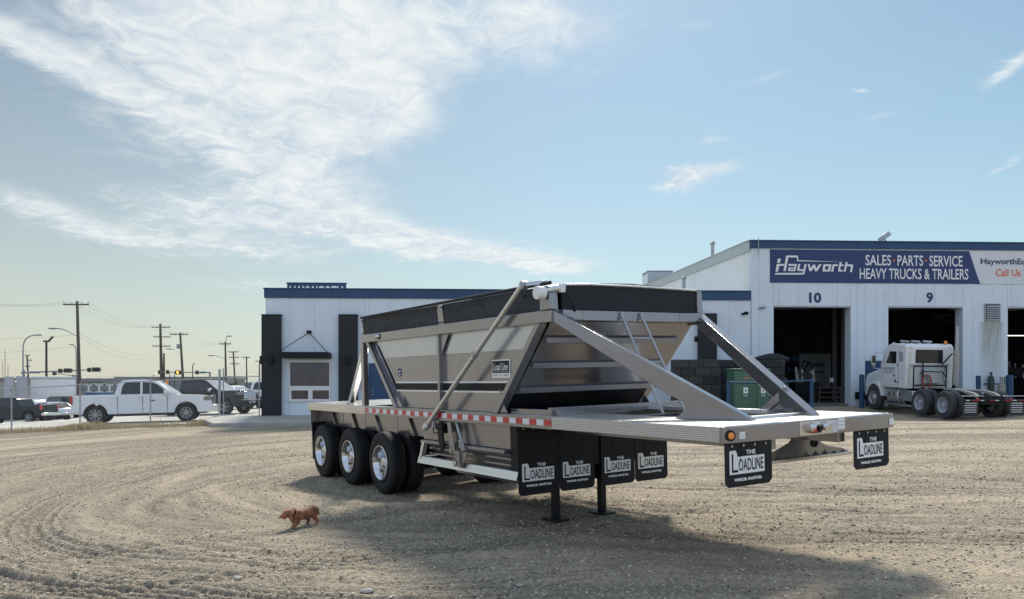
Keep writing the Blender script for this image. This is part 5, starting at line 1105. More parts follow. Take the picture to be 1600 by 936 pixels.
MB().cyl((0, 0, 0), (0, 0, hz_(581, d_)-z), .13, n=10).build('pole', M['poleg'], o); MB().cyl((0, 0, hz_(582, d_)-z), (at(250, d_)-x, 0, hz_(581.5, d_)-z), .1, .05, 8).build('mast_arm', M['poleg'], o, smooth=True)
for a_ in ((250, 581.5, 4, 0), (262.5, 581.3, 4.5, 0), (279, 582, 9.5, 1), (308.5, 582, 4.5, 0)): signal(a_[0], a_[1], d_, a_[2], o, x, z, a_[3])
MB().box(at(313, d_)-x, at(322, d_)-x, -.16, -.13, hz_(583.6, d_)-z, hz_(580.5, d_)-z).build('street_sign', M['signblue'], o)
d_ = 130; x, y, z = pole_base(120, d_); o = thing('traffic_signal', 'short far signal arm under the long mast arm', 'traffic light', (x, y, z)); MB().cyl((0, 0, 0), (0, 0, hz_(586, d_)-z), .12, n=8).build('pole', M['poleg'], o)
MB().cyl((0, 0, hz_(588, d_)-z), (at(88, d_)-x, 0, hz_(583.5, d_)-z), .09, .05, 8).build('mast_arm', M['poleg'], o); signal(85.5, 583.7, d_, 5.5, o, x, z); MB().box(at(113, d_)-x, at(118, d_)-x, -.12, -.1, hz_(588.8, d_)-z, hz_(586, d_)-z).build('street_sign', M['signblue'], o)
for px_, pt, lb in ((4, 562, 'shorter left lattice mast on the horizon'), (8, 546, 'tallest lattice mast on the horizon at the left edge'), (12.5, 569, 'right lattice mast of the three on the horizon')):
    x, y, z = pole_base(px_, 420); o = thing('radio_mast', lb, 'mast', (x, y, z)); h = hz_(pt, 420)-z
    for s_ in (-.6, .6): MB().cyl((s_, 0, 0), (s_*.15, 0, h), .09, .05, 5).build('mast_leg', M['poleg'], o)
    q = MB()
    for k in range(8): q.bar((-.6*(1-k/10), 0, h*k/9), (.6*(1-(k+1)/10), 0, h*(k+1)/9), .08, .08, (0, 1, 0))
    q.build('lattice', M['poleg'], o)
# wires
def wire(a_, b_, sag, lb, grp, r=.010):
    a_, b_ = Vector(a_), Vector(b_); pts = [a_.lerp(b_, t_)-Vector((0, 0, 4*sag*t_*(1-t_))) for t_ in np.linspace(0, 1, 15)]; o = MB().tube([p-a_ for p in pts], r, 4).build('power_line', M['wire'], loc=a_); tag(o, lb, 'power line', grp)
A, B, C, D, E_, G_ = (ANCH[k] for k in 'ABCDEG')
far = lambda px_, py, d_: Vector((at(px_, d_), d_, hz_(py, d_)))
OR4 = ('leftmost of four', 'second from left of four', 'third from left of four', 'rightmost of four')
for k in range(4): wire(A[k], B[k], 1.2, 'wire from tall leaning pole to three-armed pole, '+OR4[k], 'wires between the first two poles')
for k in range(3): wire(far(-160, 446+k*4, 60), A[k], .8, 'wire left of the tall leaning pole, '+('left', 'middle', 'right')[k]+' of three', 'wires left of the tall pole')
wire(far(-160, 528, 70), far(119, 523, 85), .3, 'upper of the two low cables left of the tall pole', None, .011); wire(far(-160, 545, 70), far(120, 541, 85), .5, 'lower sagging cable left of the tall pole', None, .011)
wire(far(124, 521, 85), far(251, 551, 134), 1.2, 'upper low cable from the lamp arm down to the three-armed pole', None, .011); wire(far(124, 526, 85), far(252, 553, 134), 1.6, 'lower low cable from the lamp arm down to the three-armed pole', None, .011)
for k in range(4): wire(B[k], C[k], .5, 'short wire between three-armed and transformer pole, '+OR4[k], 'wires between the middle poles')
for k in (0, 3): wire(C[k], D[k], 1.0, 'faint wire from transformer pole to curled lamp pole, at '+('left' if k == 0 else 'right')+' arm ends', 'wires right of the transformer pole')
for k in (0, 3): wire(D[k], E_[k], .5, 'faint wire from curled lamp pole to next pole, at '+('left' if k == 0 else 'right')+' arm ends', 'wires above the gate'); wire(E_[k], G_[k], .4, 'faint wire linking two far poles by the gate, at '+('left' if k == 0 else 'right')+' arm ends', 'wires by the gate')
m = MB()
for sx_, px_ in ((-1, 239), (1, 267)):
    for (p0_, p1_) in ((526.5, 541), (541, 548)): pass

# ---- far buildings and the overpass
OV = thing('overpass', 'long pale concrete overpass crossing the horizon at the left', 'overpass', (at(60, 240), 240, 0))
def ovp(px_, py, d_): return Vector((at(px_, d_)-at(60, 240), d_-240, hz_(py, d_)))
q = MB(); ps = [(-300, 583, 232), (-60, 588.5, 236), (60, 591.5, 240), (120, 594, 246), (180, 597, 256), (235, 600, 268)]
for (a_, b_) in zip(ps[:-1], ps[1:]):
    A_, B_ = ovp(*a_), ovp(*b_); q.add([A_, B_, B_-Vector((0, 0, 1.0)), A_-Vector((0, 0, 1.0)), A_+Vector((0, 9, 0)), B_+Vector((0, 9, 0)), B_+Vector((0, 9, -1)), A_+Vector((0, 9, -1))], [(0,3,2,1),(4,5,6,7),(0,1,5,4),(3,7,6,2)])
q.build('deck', M['concrete'], OV)
for px_ in (-40, 10, 62, 112, 150): p_ = ovp(px_, 592, 240); MB().box(p_.x-.6, p_.x+.6, 3, 6, 0, p_.z-1.3).build('pier', M['concrete'], OV)
def slab_b(name, lb, cat, px0, px1, pt, d_, depth, mat, parts=None, base=None):
    x0, x1 = at(px0, d_), at(px1, d_); cx = (x0+x1)/2; z0 = gzf(cx, d_); h = hz_(pt, d_)-z0; o = thing(name, lb, cat, (cx, d_, z0)); w_ = (x1-x0)/2
    MB().box(-w_, w_, 0, depth, -.3, h).build('wall', mat, o); 
    if parts: parts(o, w_, h, d_)
    return o
M['siding_grey'] = pm('grey_cladding', (.2, .22, .24), .7, 0, .1, .3); M['beige'] = pm('beige_wall', (.4, .38, .33), .8, 0, .08, .5); M['dumpster'] = pm('blue_skip', (.04, .1, .25), .6, 0, .15, 1)
def long_parts(o, w_, h, d_):
    MB().box(-w_-.3, w_+.3, -.4, 14, h, h+.5).build('roof', M['siding_grey'], o)
    for k in range(6): MB().box(-w_, w_, -.12, -.02, h*(.18+k*.14), h*(.18+k*.14)+.08).build('cladding_rail', M['fascia'], o)
slab_b('warehouse', 'long low grey corrugated warehouse behind the white pickup', 'warehouse', 182, 350, 592.5, 165, 13, M['siding_grey'], long_parts)
def house_parts(o, w_, h, d_):
    MB().box(-w_-.3, w_+.3, -.5, 8.5, h, h+.6).build('roof', M['siding_grey'], o)
    for k in range(4):
        c_ = -w_+(k+.5)*w_/2; MB().box(c_-w_*.23, c_+w_*.23, -.2, -.02, h*.25, h*.97).build('bay_panel', M['beige'], o)
        for s_ in (-1, 1):
            f_ = MB().box(c_+s_*w_*.1-.5, c_+s_*w_*.1+.5, -.3, -.21, h*.42, h*.86).build('window_frame', M['white'], o); MB().box(c_+s_*w_*.1-.33, c_+s_*w_*.1+.33, -.34, -.305, h*.47, h*.8).build('pane', M['siding_grey'], f_)
slab_b('row_building', 'beige building with four bays of paired white framed windows', 'building', 124, 189, 597, 130, 8, M['siding_grey'], house_parts)
def trailer_parts(o, w_, h, d_):
    for s_ in (-.7, .75): MB().cyl((w_*s_, -.1, .3), (w_*s_, 2.4, .3), .5, n=12).build('wheel', M['rubber'], o)
    MB().box(-w_, w_, -.04, .0, h-.25, h-.1).build('top_rail', M['galv'], o)
o = slab_b('semi_trailer', 'long white box trailer parked sideways behind the red and black cars', 'trailer', 47, 120, 588.5, 78, 2.5, M['whitep'], trailer_parts); o.rotation_euler.z = math.atan2(-o.location.x, o.location.y); o.scale = (.84, .84, 1)
M['greyt'] = pm('grey_trailer_skin', (.4, .42, .46), .5, .1, .08, .8)
o = slab_b('semi_trailer', 'grey box trailer standing end-on, right of the pair at the left edge', 'trailer', 24.5, 43, 588, 74, 8, M['greyt'], trailer_parts); o.rotation_euler.z = math.atan2(-o.location.x, o.location.y); o.scale = (.84, 1, 1)
o = slab_b('semi_trailer', 'grey box trailer standing end-on, nearest the left edge', 'trailer', 6.5, 22, 588.5, 73, 8, M['greyt'], trailer_parts); o.rotation_euler.z = math.atan2(-o.location.x, o.location.y); o.scale = (.84, 1, 1)
slab_b('shed', 'low tan shed cut off by the left picture edge', 'shed', -40, 5, 594, 85, 6, M['beige'], lambda o, w_, h, d_: MB().box(-w_-.2, w_+.2, -.3, 6.3, h, h+.25).build('roof', M['siding_grey'], o))
def skip_parts(o, w_, h, d_): MB().box(-w_-.06, w_+.06, -.1, 0, h-.18, h-.02).build('rim', M['dumpster'], o); [MB().box(-w_+k*w_*.5-.05, -w_+k*w_*.5+.05, -.08, 0, 0, h-.2).build('rib', M['dumpster'], o) for k in range(5)]
slab_b('skip', 'blue skip with a white heap, left one behind the pickup bed', 'skip', 133, 158, 613.5, 62, 2, M['dumpster'], skip_parts); slab_b('skip', 'blue skip behind the pickup bed, right one of the pair', 'skip', 160, 188, 614.5, 63, 2, M['dumpster'], skip_parts)
slab_b('school_bus', 'small yellow roof showing over the dark pickup far behind', 'bus', 242, 252.5, 593.5, 150, 3, M['amber'], lambda o, w_, h, d_: [MB().box(-w_+.15+k*.4, -w_+.4+k*.4, -.03, 0, h-1.3, h-.6).build('window', M['glass'], o) for k in range(3)])
slab_b('distant_building', 'flat grey shed behind the round green bush', 'building', 330, 412, 599, 190, 10, M['siding_grey'], lambda o, w_, h, d_: MB().box(-w_-.2, w_+.2, -.3, 10.3, h, h+.3).build('roof', M['fascia'], o))
# trees
M['leaf'] = stone_mat('foliage', (.03, .05, .02), (.1, .13, .05)); M['leafgrey'] = stone_mat('grey_foliage', (.1, .12, .09), (.19, .21, .15)); M['trunk'] = M['poleb']
def tree(px_, ptop, d_, wpx, lb, mat, conical, seed):
    x, y, z = pole_base(px_, d_); o = thing('tree', lb, 'tree', (x, y, z)); h = hz_(ptop, d_)-z; r = wpx*d_/F/2; rs = np.random.RandomState(seed)
    MB().cyl((0, 0, -.1), (.1, 0, h*.75), r*.14+.05, .03, 7).build('trunk', M['trunk'], o); q = MB()
    for k in range(5): a_ = k*1.9; q.cyl((0, 0, h*(.25+.1*k)), (r*.7*math.cos(a_), r*.7*math.sin(a_), h*(.4+.1*k)), .06, .02, 5)
    q.build('limbs', M['trunk'], o); n_ = 1500; t_ = rs.rand(n_)
    if conical: zz = h*(.12+.88*t_); rr = r*(1-t_)**.7*np.sqrt(rs.rand(n_))
    else: cl_ = rs.rand(14, 3); ci = rs.randint(0, 14, n_); cx_ = (cl_[ci, 0]-.5)*1.3*r; cz_ = h*(.35+.5*cl_[ci, 2]); rad_ = r*.42; u_ = rs.randn(n_, 3)*.45; zz = cz_+u_[:, 2]*rad_; rr = None
    a_ = rs.rand(n_)*6.28
    px3 = rr*np.cos(a_) if rr is not None else cx_+u_[:, 0]*rad_; py3 = rr*np.sin(a_) if rr is not None else (cl_[ci, 1]-.5)*1.3*r+u_[:, 1]*rad_
    s_ = r*.09*(.6+rs.rand(n_)); d1 = rs.randn(n_, 3); d1 /= np.linalg.norm(d1, axis=1)[:, None]; d2_ = np.cross(d1, rs.randn(n_, 3)); d2_ /= np.linalg.norm(d2_, axis=1)[:, None]
    c_ = np.stack([px3, py3, zz], -1); co = np.stack([c_-d1*s_[:, None], c_+d2_*s_[:, None]*.7, c_+d1*s_[:, None], c_-d2_*s_[:, None]*.7], 1).reshape(-1, 3); fa = np.arange(n_*4).reshape(-1, 4)
    cr_ = bpy.data.objects.new('crown', np_mesh('crown', co, fa, mat, False)); COL.objects.link(cr_); cr_.parent = o
tree(363, 593, 120, 24, 'round green bush beyond the gate', M['leaf'], False, 4)
for i, (px_, pt, w_, lb) in enumerate(((265, 583, 5.5, 'left slim grey conifer of the three on the horizon'), (272.5, 583.5, 6, 'middle slim grey conifer of the three on the horizon'), (285, 583, 5.5, 'right slim grey conifer of the three, behind the leaning pole'))): tree(px_, pt, 150, w_, lb, M['leafgrey'], True, 10+i)
rs = random.Random(5)
for i in range(0): pass

# ================================================================ vehicles
M['carwhite'] = pm('white_car_paint', (.8, .81, .83), .2, 0, .03, 2, coat=.9); M['carblack'] = pm('black_car_paint', (.006, .007, .010), .3, 0, .2, 2, spec=.3, coat=.2)
M['carred'] = pm('dark_red_car_paint', (.16, .015, .015), .22, .2, .1, 2, coat=.9); M['carsilver'] = pm('silver_car_paint', (.62, .64, .67), .22, .4, .05, 2, coat=.8); M['plastic'] = pm('grey_plastic', (.03, .03, .032), .6)
M['headlamp'] = pm('headlamp_glass', (.2, .2, .18), .1, .3, .3, 30, coat=1); M['taillamp'] = pm('tail_lamp', (.5, .01, .02), .2, 0, .2, 8, coat=.8)
_wc = {}
def car_wheel(r, w_, spokes):
    k = (r, w_, spokes)
    if k in _wc: return _wc[k]
    t_ = MB().lathe([(0, r*.62), (-.01, r*.66), (0, r*.9), (.03, r*.985), (.06, r), (w_-.06, r), (w_-.03, r*.985), (w_, r*.9), (w_, r*.62)], 36, notch=lambda q, i: .006 if q in (3, 4, 5, 6) and i % 2 else 0).mesh('tyre', M['rubber'])
    m = MB().lathe([(.0, r*.63), (.01, r*.58), (.05, r*.55), (.11, r*.54), (.115, .001)], 36)
    for i in range(spokes):
        a_ = 2*math.pi*i/spokes
        for da in (-.13, .13): m.bar((math.cos(a_)*.03, .012, math.sin(a_)*.03), (math.cos(a_+da)*r*.6, .02, math.sin(a_+da)*r*.6), .025, .03, (0, 1, 0))
    m.cyl((0, 0, 0), (0, .06, 0), r*.14, n=14)
    rm_ = m.mesh('rim', M['galv']); dk = MB().cyl((0, .06, 0), (0, .065, 0), r*.53, n=24).mesh('brake_disc', M['black'])
    for me in (t_, ): 
        for p in me.polygons: p.use_smooth = True
        me.set_sharp_from_angle(angle=R(40))
    _wc[k] = (t_, rm_, dk); return _wc[k]
def arch(xc, zc, r, n=9, zb=.3):
    dz = zc-zb; a0 = math.asin(min(1, dz/r)) if r > dz else 0
    return [(xc+r*math.cos(t_), zc+r*math.sin(t_)) for t_ in np.linspace(-a0*.0, math.pi, n)]
def car(name, lb, cat, px_, d_, heading, paint, body, gh, wheels, r, w2=.95, zb=.32, wins=(), screen=None, rear=None, extras=None, spokes=5, inset=.14, gmat='glass', roofm=None, group=None, dz=0.0):
    """x runs forward; origin below the middle. body: upper outline from tail to nose; gh: greenhouse outline"""
    x, y = at(px_, d_), d_; o = thing(name, lb, cat, (x, y, gzf(x, y)+dz), heading, group)
    hx, hy = math.cos(heading), math.sin(heading); zf = gzf(x+hx*1.7, y+hy*1.7); zr = gzf(x-hx*1.7, y-hy*1.7); o.rotation_euler = Euler((0, -math.atan2(zf-zr, 3.4), heading), 'XYZ')
    zc = r; low = []
    for xw in sorted(wheels, reverse=True):
        low += [(xw+r*1.16, zb)]+[(xw+r*1.16*math.cos(t_), zc+r*1.16*math.sin(t_)) for t_ in np.linspace(.12, math.pi-.12, 10)]+[(xw-r*1.16, zb)]
    poly = list(body)+low
    def shell(poly, wa, wb, z0, z1):
        n = len(poly); hw = lambda z: wa+(wb-wa)*min(1, max(0, (z-z0)/(z1-z0)))
        A_ = [(u, -hw(v), v) for u, v in poly]; B_ = [(u, hw(v), v) for u, v in poly]
        return MB().add(A_+B_, [tuple(range(n))[::-1], tuple(range(n, 2*n))]+[(i, (i+1) % n, n+(i+1) % n, n+i) for i in range(n)])
    zm = max(v for u, v in body)
    # arches are cut through a full-width shell; the underside is closed by an inner floor pan
    shell(poly, w2*.985, w2*.94, zb, zm).build('body', paint, o, .045, seg=3)
    MB().box(min(u for u, v in body)+.25, max(u for u, v in body)-.3, -w2+.32, w2-.32, zb-.06, zb+.35).build('floor_pan', M['black'], o)
    z0, z1 = min(v for u, v in gh), max(v for u, v in gh)
    ghw = lambda z: w2*.93-(z-z0)/(z1-z0)*inset
    n = len(gh); A_ = [(u, -ghw(v), v) for u, v in gh]; B_ = [(u, ghw(v), v) for u, v in gh]
    MB().add(A_+B_, [tuple(range(n))[::-1], tuple(range(n, 2*n))]+[(i, (i+1) % n, n+(i+1) % n, n+i) for i in range(n)]).build('cab', roofm or paint, o, .04, seg=3)
    for wn in wins:
        for s_ in (-1, 1):
            P_ = [(u, s_*(ghw(v)+.004), v) for u, v in wn]; Q_ = [(u, s_*(ghw(v)-.02), v) for u, v in wn]; k = len(wn)
            MB().add(P_+Q_, [tuple(range(k)), tuple(range(k, 2*k))[::-1]]+[(i, (i+1) % k, k+(i+1) % k, k+i) for i in range(k)]).build('side_window', M[gmat], o)
    def glassq(a_, b_, nm, mt):
        (u0, v0), (u1, v1) = a_, b_; d2 = Vector((u1-u0, 0, v1-v0)).normalized(); nn = Vector((-d2.z, 0, d2.x)); 
        if (nn.x > 0) != (nm == 'windscreen'): nn = -nn
        e_ = nn*.006; y0, y1 = ghw(v0)-.07, ghw(v1)-.07; Pq = [Vector((u0, -y0, v0)), Vector((u0, y0, v0)), Vector((u1, y1, v1)), Vector((u1, -y1, v1))]
        MB().add([p+e_ for p in Pq]+[p-e_*3 for p in Pq], [(0,1,2,3),(7,6,5,4),(0,4,5,1),(1,5,6,2),(2,6,7,3),(3,7,4,0)]).build(nm, mt, o)
    if screen: glassq(screen[0], screen[1], 'windscreen', M['glasslt'])
    if rear: glassq(rear[0], rear[1], 'rear_window', M['glass'])
    t_, rm_, dk = car_wheel(r, .27, spokes)
    for xw in wheels:
        for s_ in (-1, 1):
            a_ = put(t_, 'tyre', o, (xw, -s_*(-w2+.03) if s_ < 0 else -w2+.03, r), 0 if s_ > 0 else math.pi)
            a_.location = (xw, (-w2+.03)*s_, r); put(rm_, 'rim', a_, (0, 0, 0)); put(dk, 'brake_disc', a_, (0, 0, 0))
    x1 = max(u for u, v in body); x0 = min(u for u, v in body)
    if extras: extras(o, x0, x1, ghw)
    return o
def bx(o, name, mat, *a, bevel=.02): return MB().box(*a).build(name, M[mat], o, bevel)
# -- the white pickup
def pk_ex(o, x0, x1, ghw):
    for s_ in (-1, 1):
        y0, y1 = sorted((s_*.60, s_*.975)); bx(o, 'headlight', 'headlamp', x1-.36, x1+.0, y0, y1+(.02 if s_ > 0 else 0), .95, 1.14, bevel=.03)
        y0, y1 = sorted((s_*.80, s_*.962)); bx(o, 'tail_lamp', 'taillamp', x0-.012, x0+.1, y0, y1, .9, 1.28)
        y0, y1 = sorted((s_*.95, s_*1.16)); bx(o, 'mirror', 'whitep', .88, 1.06, y0, y1, 1.25, 1.47, bevel=.04)
        y0, y1 = sorted((s_*.936, s_*.958))
        bx(o, 'door_handle', 'carwhite', -.2, -.02, y0, y1+.0 if s_ > 0 else y1, 1.1, 1.14, bevel=.005); bx(o, 'door_seam', 'plastic', .98, .99, y0+.012*s_*0, y1-.01*s_*0, .5, 1.22, bevel=0) if 0 else None
        for xs_ in (1.0, -.02, -1.05): q = MB().box(xs_-.006, xs_+.006, min(s_*.90, s_*.953), max(s_*.90, s_*.953), .42, 1.2).build('door_seam', M['black'], o)
        bx(o, 'running_board', 'plastic', -1.1, 1.15, min(s_*.82, s_*.97), max(s_*.82, s_*.97), .33, .4)
        bx(o, 'fog_lamp', 'plastic', x1-.1, x1+.03, min(s_*.62, s_*.82), max(s_*.62, s_*.82), .52, .68)
    bx(o, 'grille', 'plastic', x1-.05, x1+.02, -.56, .56, .86, 1.18); bx(o, 'front_bumper', 'whitep', x1-.16, x1+.1, -.93, .93, .46, .74, bevel=.05); bx(o, 'rear_bumper', 'whitep', x0-.12, x0+.06, -.93, .93, .48, .68, bevel=.03)
    bx(o, 'bed_cavity', 'plastic', x0+.08, -1.28, -.8, .8, 1.25, 1.292, bevel=0); bx(o, 'badge', 'plastic', .3, .5, -.957, -.945, .98, 1.02, bevel=0)
PB = [(-2.9, .5), (-2.93, .62), (-2.9, 1.28), (-1.2, 1.29), (-1.15, 1.27), (1.3, 1.25), (2.35, 1.2), (2.72, 1.1), (2.86, .98), (2.9, .6), (2.84, .42)]
PG = [(-1.2, 1.24), (-1.02, 1.78), (-.85, 1.9), (-.5, 1.94), (.25, 1.93), (.55, 1.87), (1.42, 1.24)]
PW = [[(-.92, 1.3), (-.84, 1.7), (-.72, 1.82), (-.12, 1.83), (-.12, 1.3)], [(-.02, 1.3), (-.02, 1.83), (.38, 1.81), (.58, 1.72), (1.1, 1.3)]]
car('pickup_truck', 'white double-cab pickup with bright multi-spoke rims behind the chain link fence', 'pickup truck', 230, 36.6, .27, M['carwhite'], PB, PG, (-1.95, 1.78), .42, wins=PW, screen=((1.36, 1.3), (.62, 1.83)), rear=((-1.16, 1.35), (-1.04, 1.74)), extras=pk_ex, spokes=8, w2=.97, zb=.42)
# -- black pickup with a pale bonnet behind it
def pk2(o, x0, x1, ghw):
    for s_ in (-1, 1):
        y0, y1 = sorted((s_*.58, s_*.95)); bx(o, 'headlight', 'headlamp', x1-.2, x1+.015, y0, y1, 1.08, 1.26, bevel=.03)
        y0, y1 = sorted((s_*.95, s_*1.16)); bx(o, 'mirror', 'chrome', .9, 1.1, y0, y1, 1.32, 1.52, bevel=.04); bx(o, 'running_board', 'black', -1.1, 1.1, min(s_*.82, s_*.97), max(s_*.82, s_*.97), .4, .47)
    bx(o, 'grille', 'chrome', x1-.05, x1+.03, -.56, .56, .85, 1.28); bx(o, 'front_bumper', 'black', x1-.16, x1+.16, -.96, .96, .45, .82, bevel=.05); bx(o, 'hood', 'carwhite', 1.5, x1-.12, -.8, .8, 1.335, 1.365, bevel=.015)
    text('DG', -.28, 0, .56, .26, M['white'], o).matrix_basis = Matrix.Translation((x1+.165, -.28, .62)) @ Matrix.Rotation(R(90), 4, 'Z')
PB2 = [(-2.9, .6), (-2.92, 1.35), (-1.2, 1.36), (1.35, 1.34), (2.5, 1.32), (2.78, 1.22), (2.86, .6), (2.8, .5)]
PG2 = [(-1.25, 1.3), (-1.15, 1.95), (-.9, 2.02), (.3, 2.02), (.55, 1.96), (1.45, 1.32)]
PW2 = [[(-1.02, 1.4), (-1.0, 1.86), (-.12, 1.9), (-.12, 1.4)], [(-.02, 1.4), (-.02, 1.9), (.34, 1.9), (.56, 1.82), (1.15, 1.4)]]
car('pickup_truck', 'black heavy pickup with a chrome grille, half hidden by the white pickup', 'pickup truck', 325, 46.5, -.3, M['carblack'], PB2, PG2, (-1.9, 1.85), .45, wins=PW2, screen=((1.4, 1.38), (.6, 1.93)), extras=pk2, zb=.48, w2=.98)
# -- SUVs
def suv_ex(mat):
    def f(o, x0, x1, ghw):
        for s_ in (-1, 1):
            y0, y1 = sorted((s_*.55, s_*.90)); bx(o, 'headlight', 'headlamp', x1-.25, x1+.01, y0, y1, .78, .92, bevel=.03); y0, y1 = sorted((s_*.64, s_*.90)); bx(o, 'tail_lamp', 'taillamp', x0-.015, x0+.12, y0, y1, .86, 1.2)
            y0, y1 = sorted((s_*.90, s_*1.08)); bx(o, 'mirror', mat, .62, .78, y0, y1, 1.05, 1.2, bevel=.03)
            for xs_ in (.75, -.2): MB().box(xs_-.006, xs_+.006, min(s_*.85, s_*.893), max(s_*.85, s_*.893), .4, 1.0).build('door_seam', M['black'], o)
        bx(o, 'grille', 'plastic', x1-.04, x1+.02, -.45, .45, .62, .86); bx(o, 'rear_bumper', 'carsilver' if mat == 'carred' else mat, x0-.08, x0+.1, -.86, .86, .45, .66, bevel=.04)
    return f
SB = [(-2.25, .45), (-2.3, .8), (-2.22, 1.02), (.9, 1.04), (1.9, .96), (2.2, .82), (2.28, .5), (2.2, .38)]
SG = [(-2.2, 1.0), (-2.1, 1.35), (-1.85, 1.6), (-1.5, 1.66), (-.2, 1.7), (.2, 1.62), (1.1, 1.0)]
SW = [[(-1.95, 1.08), (-1.8, 1.45), (-1.15, 1.56), (-1.05, 1.08)], [(-.98, 1.08), (-1.05, 1.56), (-.2, 1.6), (-.12, 1.08)], [(-.04, 1.08), (-.1, 1.6), (.12, 1.56), (.78, 1.08)]]
car('suv', 'silver white crossover parked behind the black heavy pickup', 'car', 370, 56, -.3, M['carsilver'], SB, SG, (-1.45, 1.42), .37, wins=SW, screen=((1.04, 1.05), (.26, 1.58)), extras=suv_ex('carsilver'), w2=.9)
car('pickup_truck', 'white pickup peeking out beside the office pilaster', 'pickup truck', 424, 57, math.pi-.1+math.pi, M['carwhite'], PB, PG, (-1.95, 1.78), .42, wins=PW, screen=((1.36, 1.3), (.62, 1.83)), rear=((-1.16, 1.35), (-1.04, 1.74)), extras=pk_ex, w2=.95, zb=.42)
EB = [(-2.1, .45), (-2.15, .7), (-2.1, 1.05), (1.0, 1.06), (1.85, .98), (2.08, .8), (2.12, .5), (2.05, .38)]
EG = [(-2.08, 1.02), (-2.0, 1.72), (-1.8, 1.8), (.1, 1.8), (.35, 1.74), (1.15, 1.02)]
EW = [[(-1.92, 1.12), (-1.85, 1.64), (-1.05, 1.68), (-1.05, 1.12)], [(-.98, 1.12), (-.98, 1.68), (-.15, 1.68), (-.15, 1.12)], [(-.07, 1.12), (-.07, 1.68), (.22, 1.66), (.85, 1.12)]]
car('suv', 'boxy dark red and black crossover seen from behind left of the white pickup', 'car', 92, 66, math.pi-.6, M['carblack'], EB, EG, (-1.35, 1.35), .37, wins=EW, rear=((-2.09, 1.1), (-2.02, 1.66)), extras=lambda o, a_, b_, g_: (suv_ex('carred')(o, a_, b_, g_), [bx(o, 'side_panel', 'carred', -1.7, 1.2, min(s_*.84, s_*.896), max(s_*.84, s_*.896), .82, 1.02, bevel=.02) for s_ in (-1, 1)], bx(o, 'roof_panel', 'carred', -1.9, .1, -.7, .7, 1.8, 1.82)), w2=.9)
def bp_ex(o, x0, x1, ghw):
    for s_ in (-1, 1):
        y0, y1 = sorted((s_*.78, s_*.962)); bx(o, 'tail_lamp', 'taillamp', x0-.02, x0+.1, y0, y1, .92, 1.28); y0, y1 = sorted((s_*.95, s_*1.14)); bx(o, 'mirror', 'black', .88, 1.06, y0, y1, 1.25, 1.45, bevel=.04)
    bx(o, 'rear_bumper', 'chrome', x0-.18, x0+.04, -.93, .93, .5, .72, bevel=.04); bx(o, 'tailgate', 'carblack', x0-.03, x0-.005, -.74, .74, .76, 1.27); bx(o, 'tonneau_cover', 'plastic', x0+.1, -1.25, -.82, .82, 1.28, 1.31)
car('pickup_truck', 'black pickup with a chrome rear bumper at the left edge of the lot', 'pickup truck', 20, 58, math.pi-.1, M['carblack'], PB, PG, (-1.95, 1.78), .42, wins=PW, rear=((-1.16, 1.35), (-1.04, 1.74)), extras=bp_ex, spokes=5, w2=.97, zb=.42)
HB = [(-2.2, .45), (-2.25, .75), (-2.1, .98), (.8, .98), (1.9, .84), (2.15, .7), (2.2, .45), (2.1, .34)]
HG = [(-2.1, .94), (-1.6, 1.38), (-.8, 1.5), (.0, 1.48), (.25, 1.42), (1.15, .94)]
HW = [[(-1.55, 1.02), (-1.2, 1.34), (-.85, 1.4), (-.5, 1.4), (-.5, 1.02)], [(-.42, 1.02), (-.42, 1.4), (-.02, 1.4), (.16, 1.36), (.75, 1.02)]]
car('hatchback', 'pale blue white hatchback wedged between the black pickup and the boxy red car', 'car', 74, 62, math.pi-.5, M['carsilver'], HB, HG, (-1.35, 1.4), .33, wins=HW, rear=((-2.06, 1.0), (-1.62, 1.37)), screen=((1.1, 1.0), (.3, 1.4)), extras=suv_ex('carsilver'), w2=.87)
car('suv', 'white crossover roof showing behind the black pickup cab', 'car', 38, 66, math.pi-.3, M['carwhite'], SB, SG, (-1.45, 1.42), .37, wins=SW, rear=((-2.12, 1.1), (-1.9, 1.54)), extras=suv_ex('carwhite'), w2=.9)
car('suv', 'dark car mostly hidden behind the bed of the white pickup', 'car', 186, 66, math.pi-.2, M['carblack'], SB, SG, (-1.45, 1.42), .37, wins=SW, rear=((-2.12, 1.1), (-1.9, 1.54)), extras=suv_ex('carblack'), w2=.9)

# -- white road tractor, seen from behind its left side
TH = R(98.5); K = thing('tractor_truck', 'white day-cab road tractor with a red hose coil parked at bay 9', 'semi truck', (17.45, 30.35, 0), TH)
zr = gzf(17.45, 30.35); zf_ = gzf(16.75, 35.0); K.location.z = zr; K.rotation_euler = Euler((0, -math.atan2(zf_-zr, 4.9), TH), 'XYZ')
# local: x forward, y left(+) / right(-); rear-most axle at x=0; left side faces the camera
def kb(n, mat, *a, bevel=.02, parent=None): return MB().box(*a).build(n, M[mat], parent or K, bevel)
for y in (-.43, .43): kb('frame_rail', 'black', -1.0, 5.6, y-.05, y+.05, .62, .9, bevel=.01)
for x in (-.9, .65, 1.9, 3.1): kb('cross_member', 'black', x-.06, x+.06, -.38, .38, .66, .86)
CW = 1.05
def kshell(name, prof, hw, mat, bevel, parent=None):
    n = len(prof); A_ = [(u, -hw, v) for u, v in prof]; B_ = [(u, hw, v) for u, v in prof]
    return MB().add(A_+B_, [tuple(range(n))[::-1], tuple(range(n, 2*n))]+[(i, (i+1) % n, n+(i+1) % n, n+i) for i in range(n)]).build(name, M[mat], parent or K, bevel, seg=3)
kshell('cab', [(2.5, 1.0), (2.48, 2.72), (2.62, 2.84), (3.5, 2.86), (3.85, 2.74), (4.25, 1.95), (4.28, 1.0)], 1.06, 'whitep', .07)
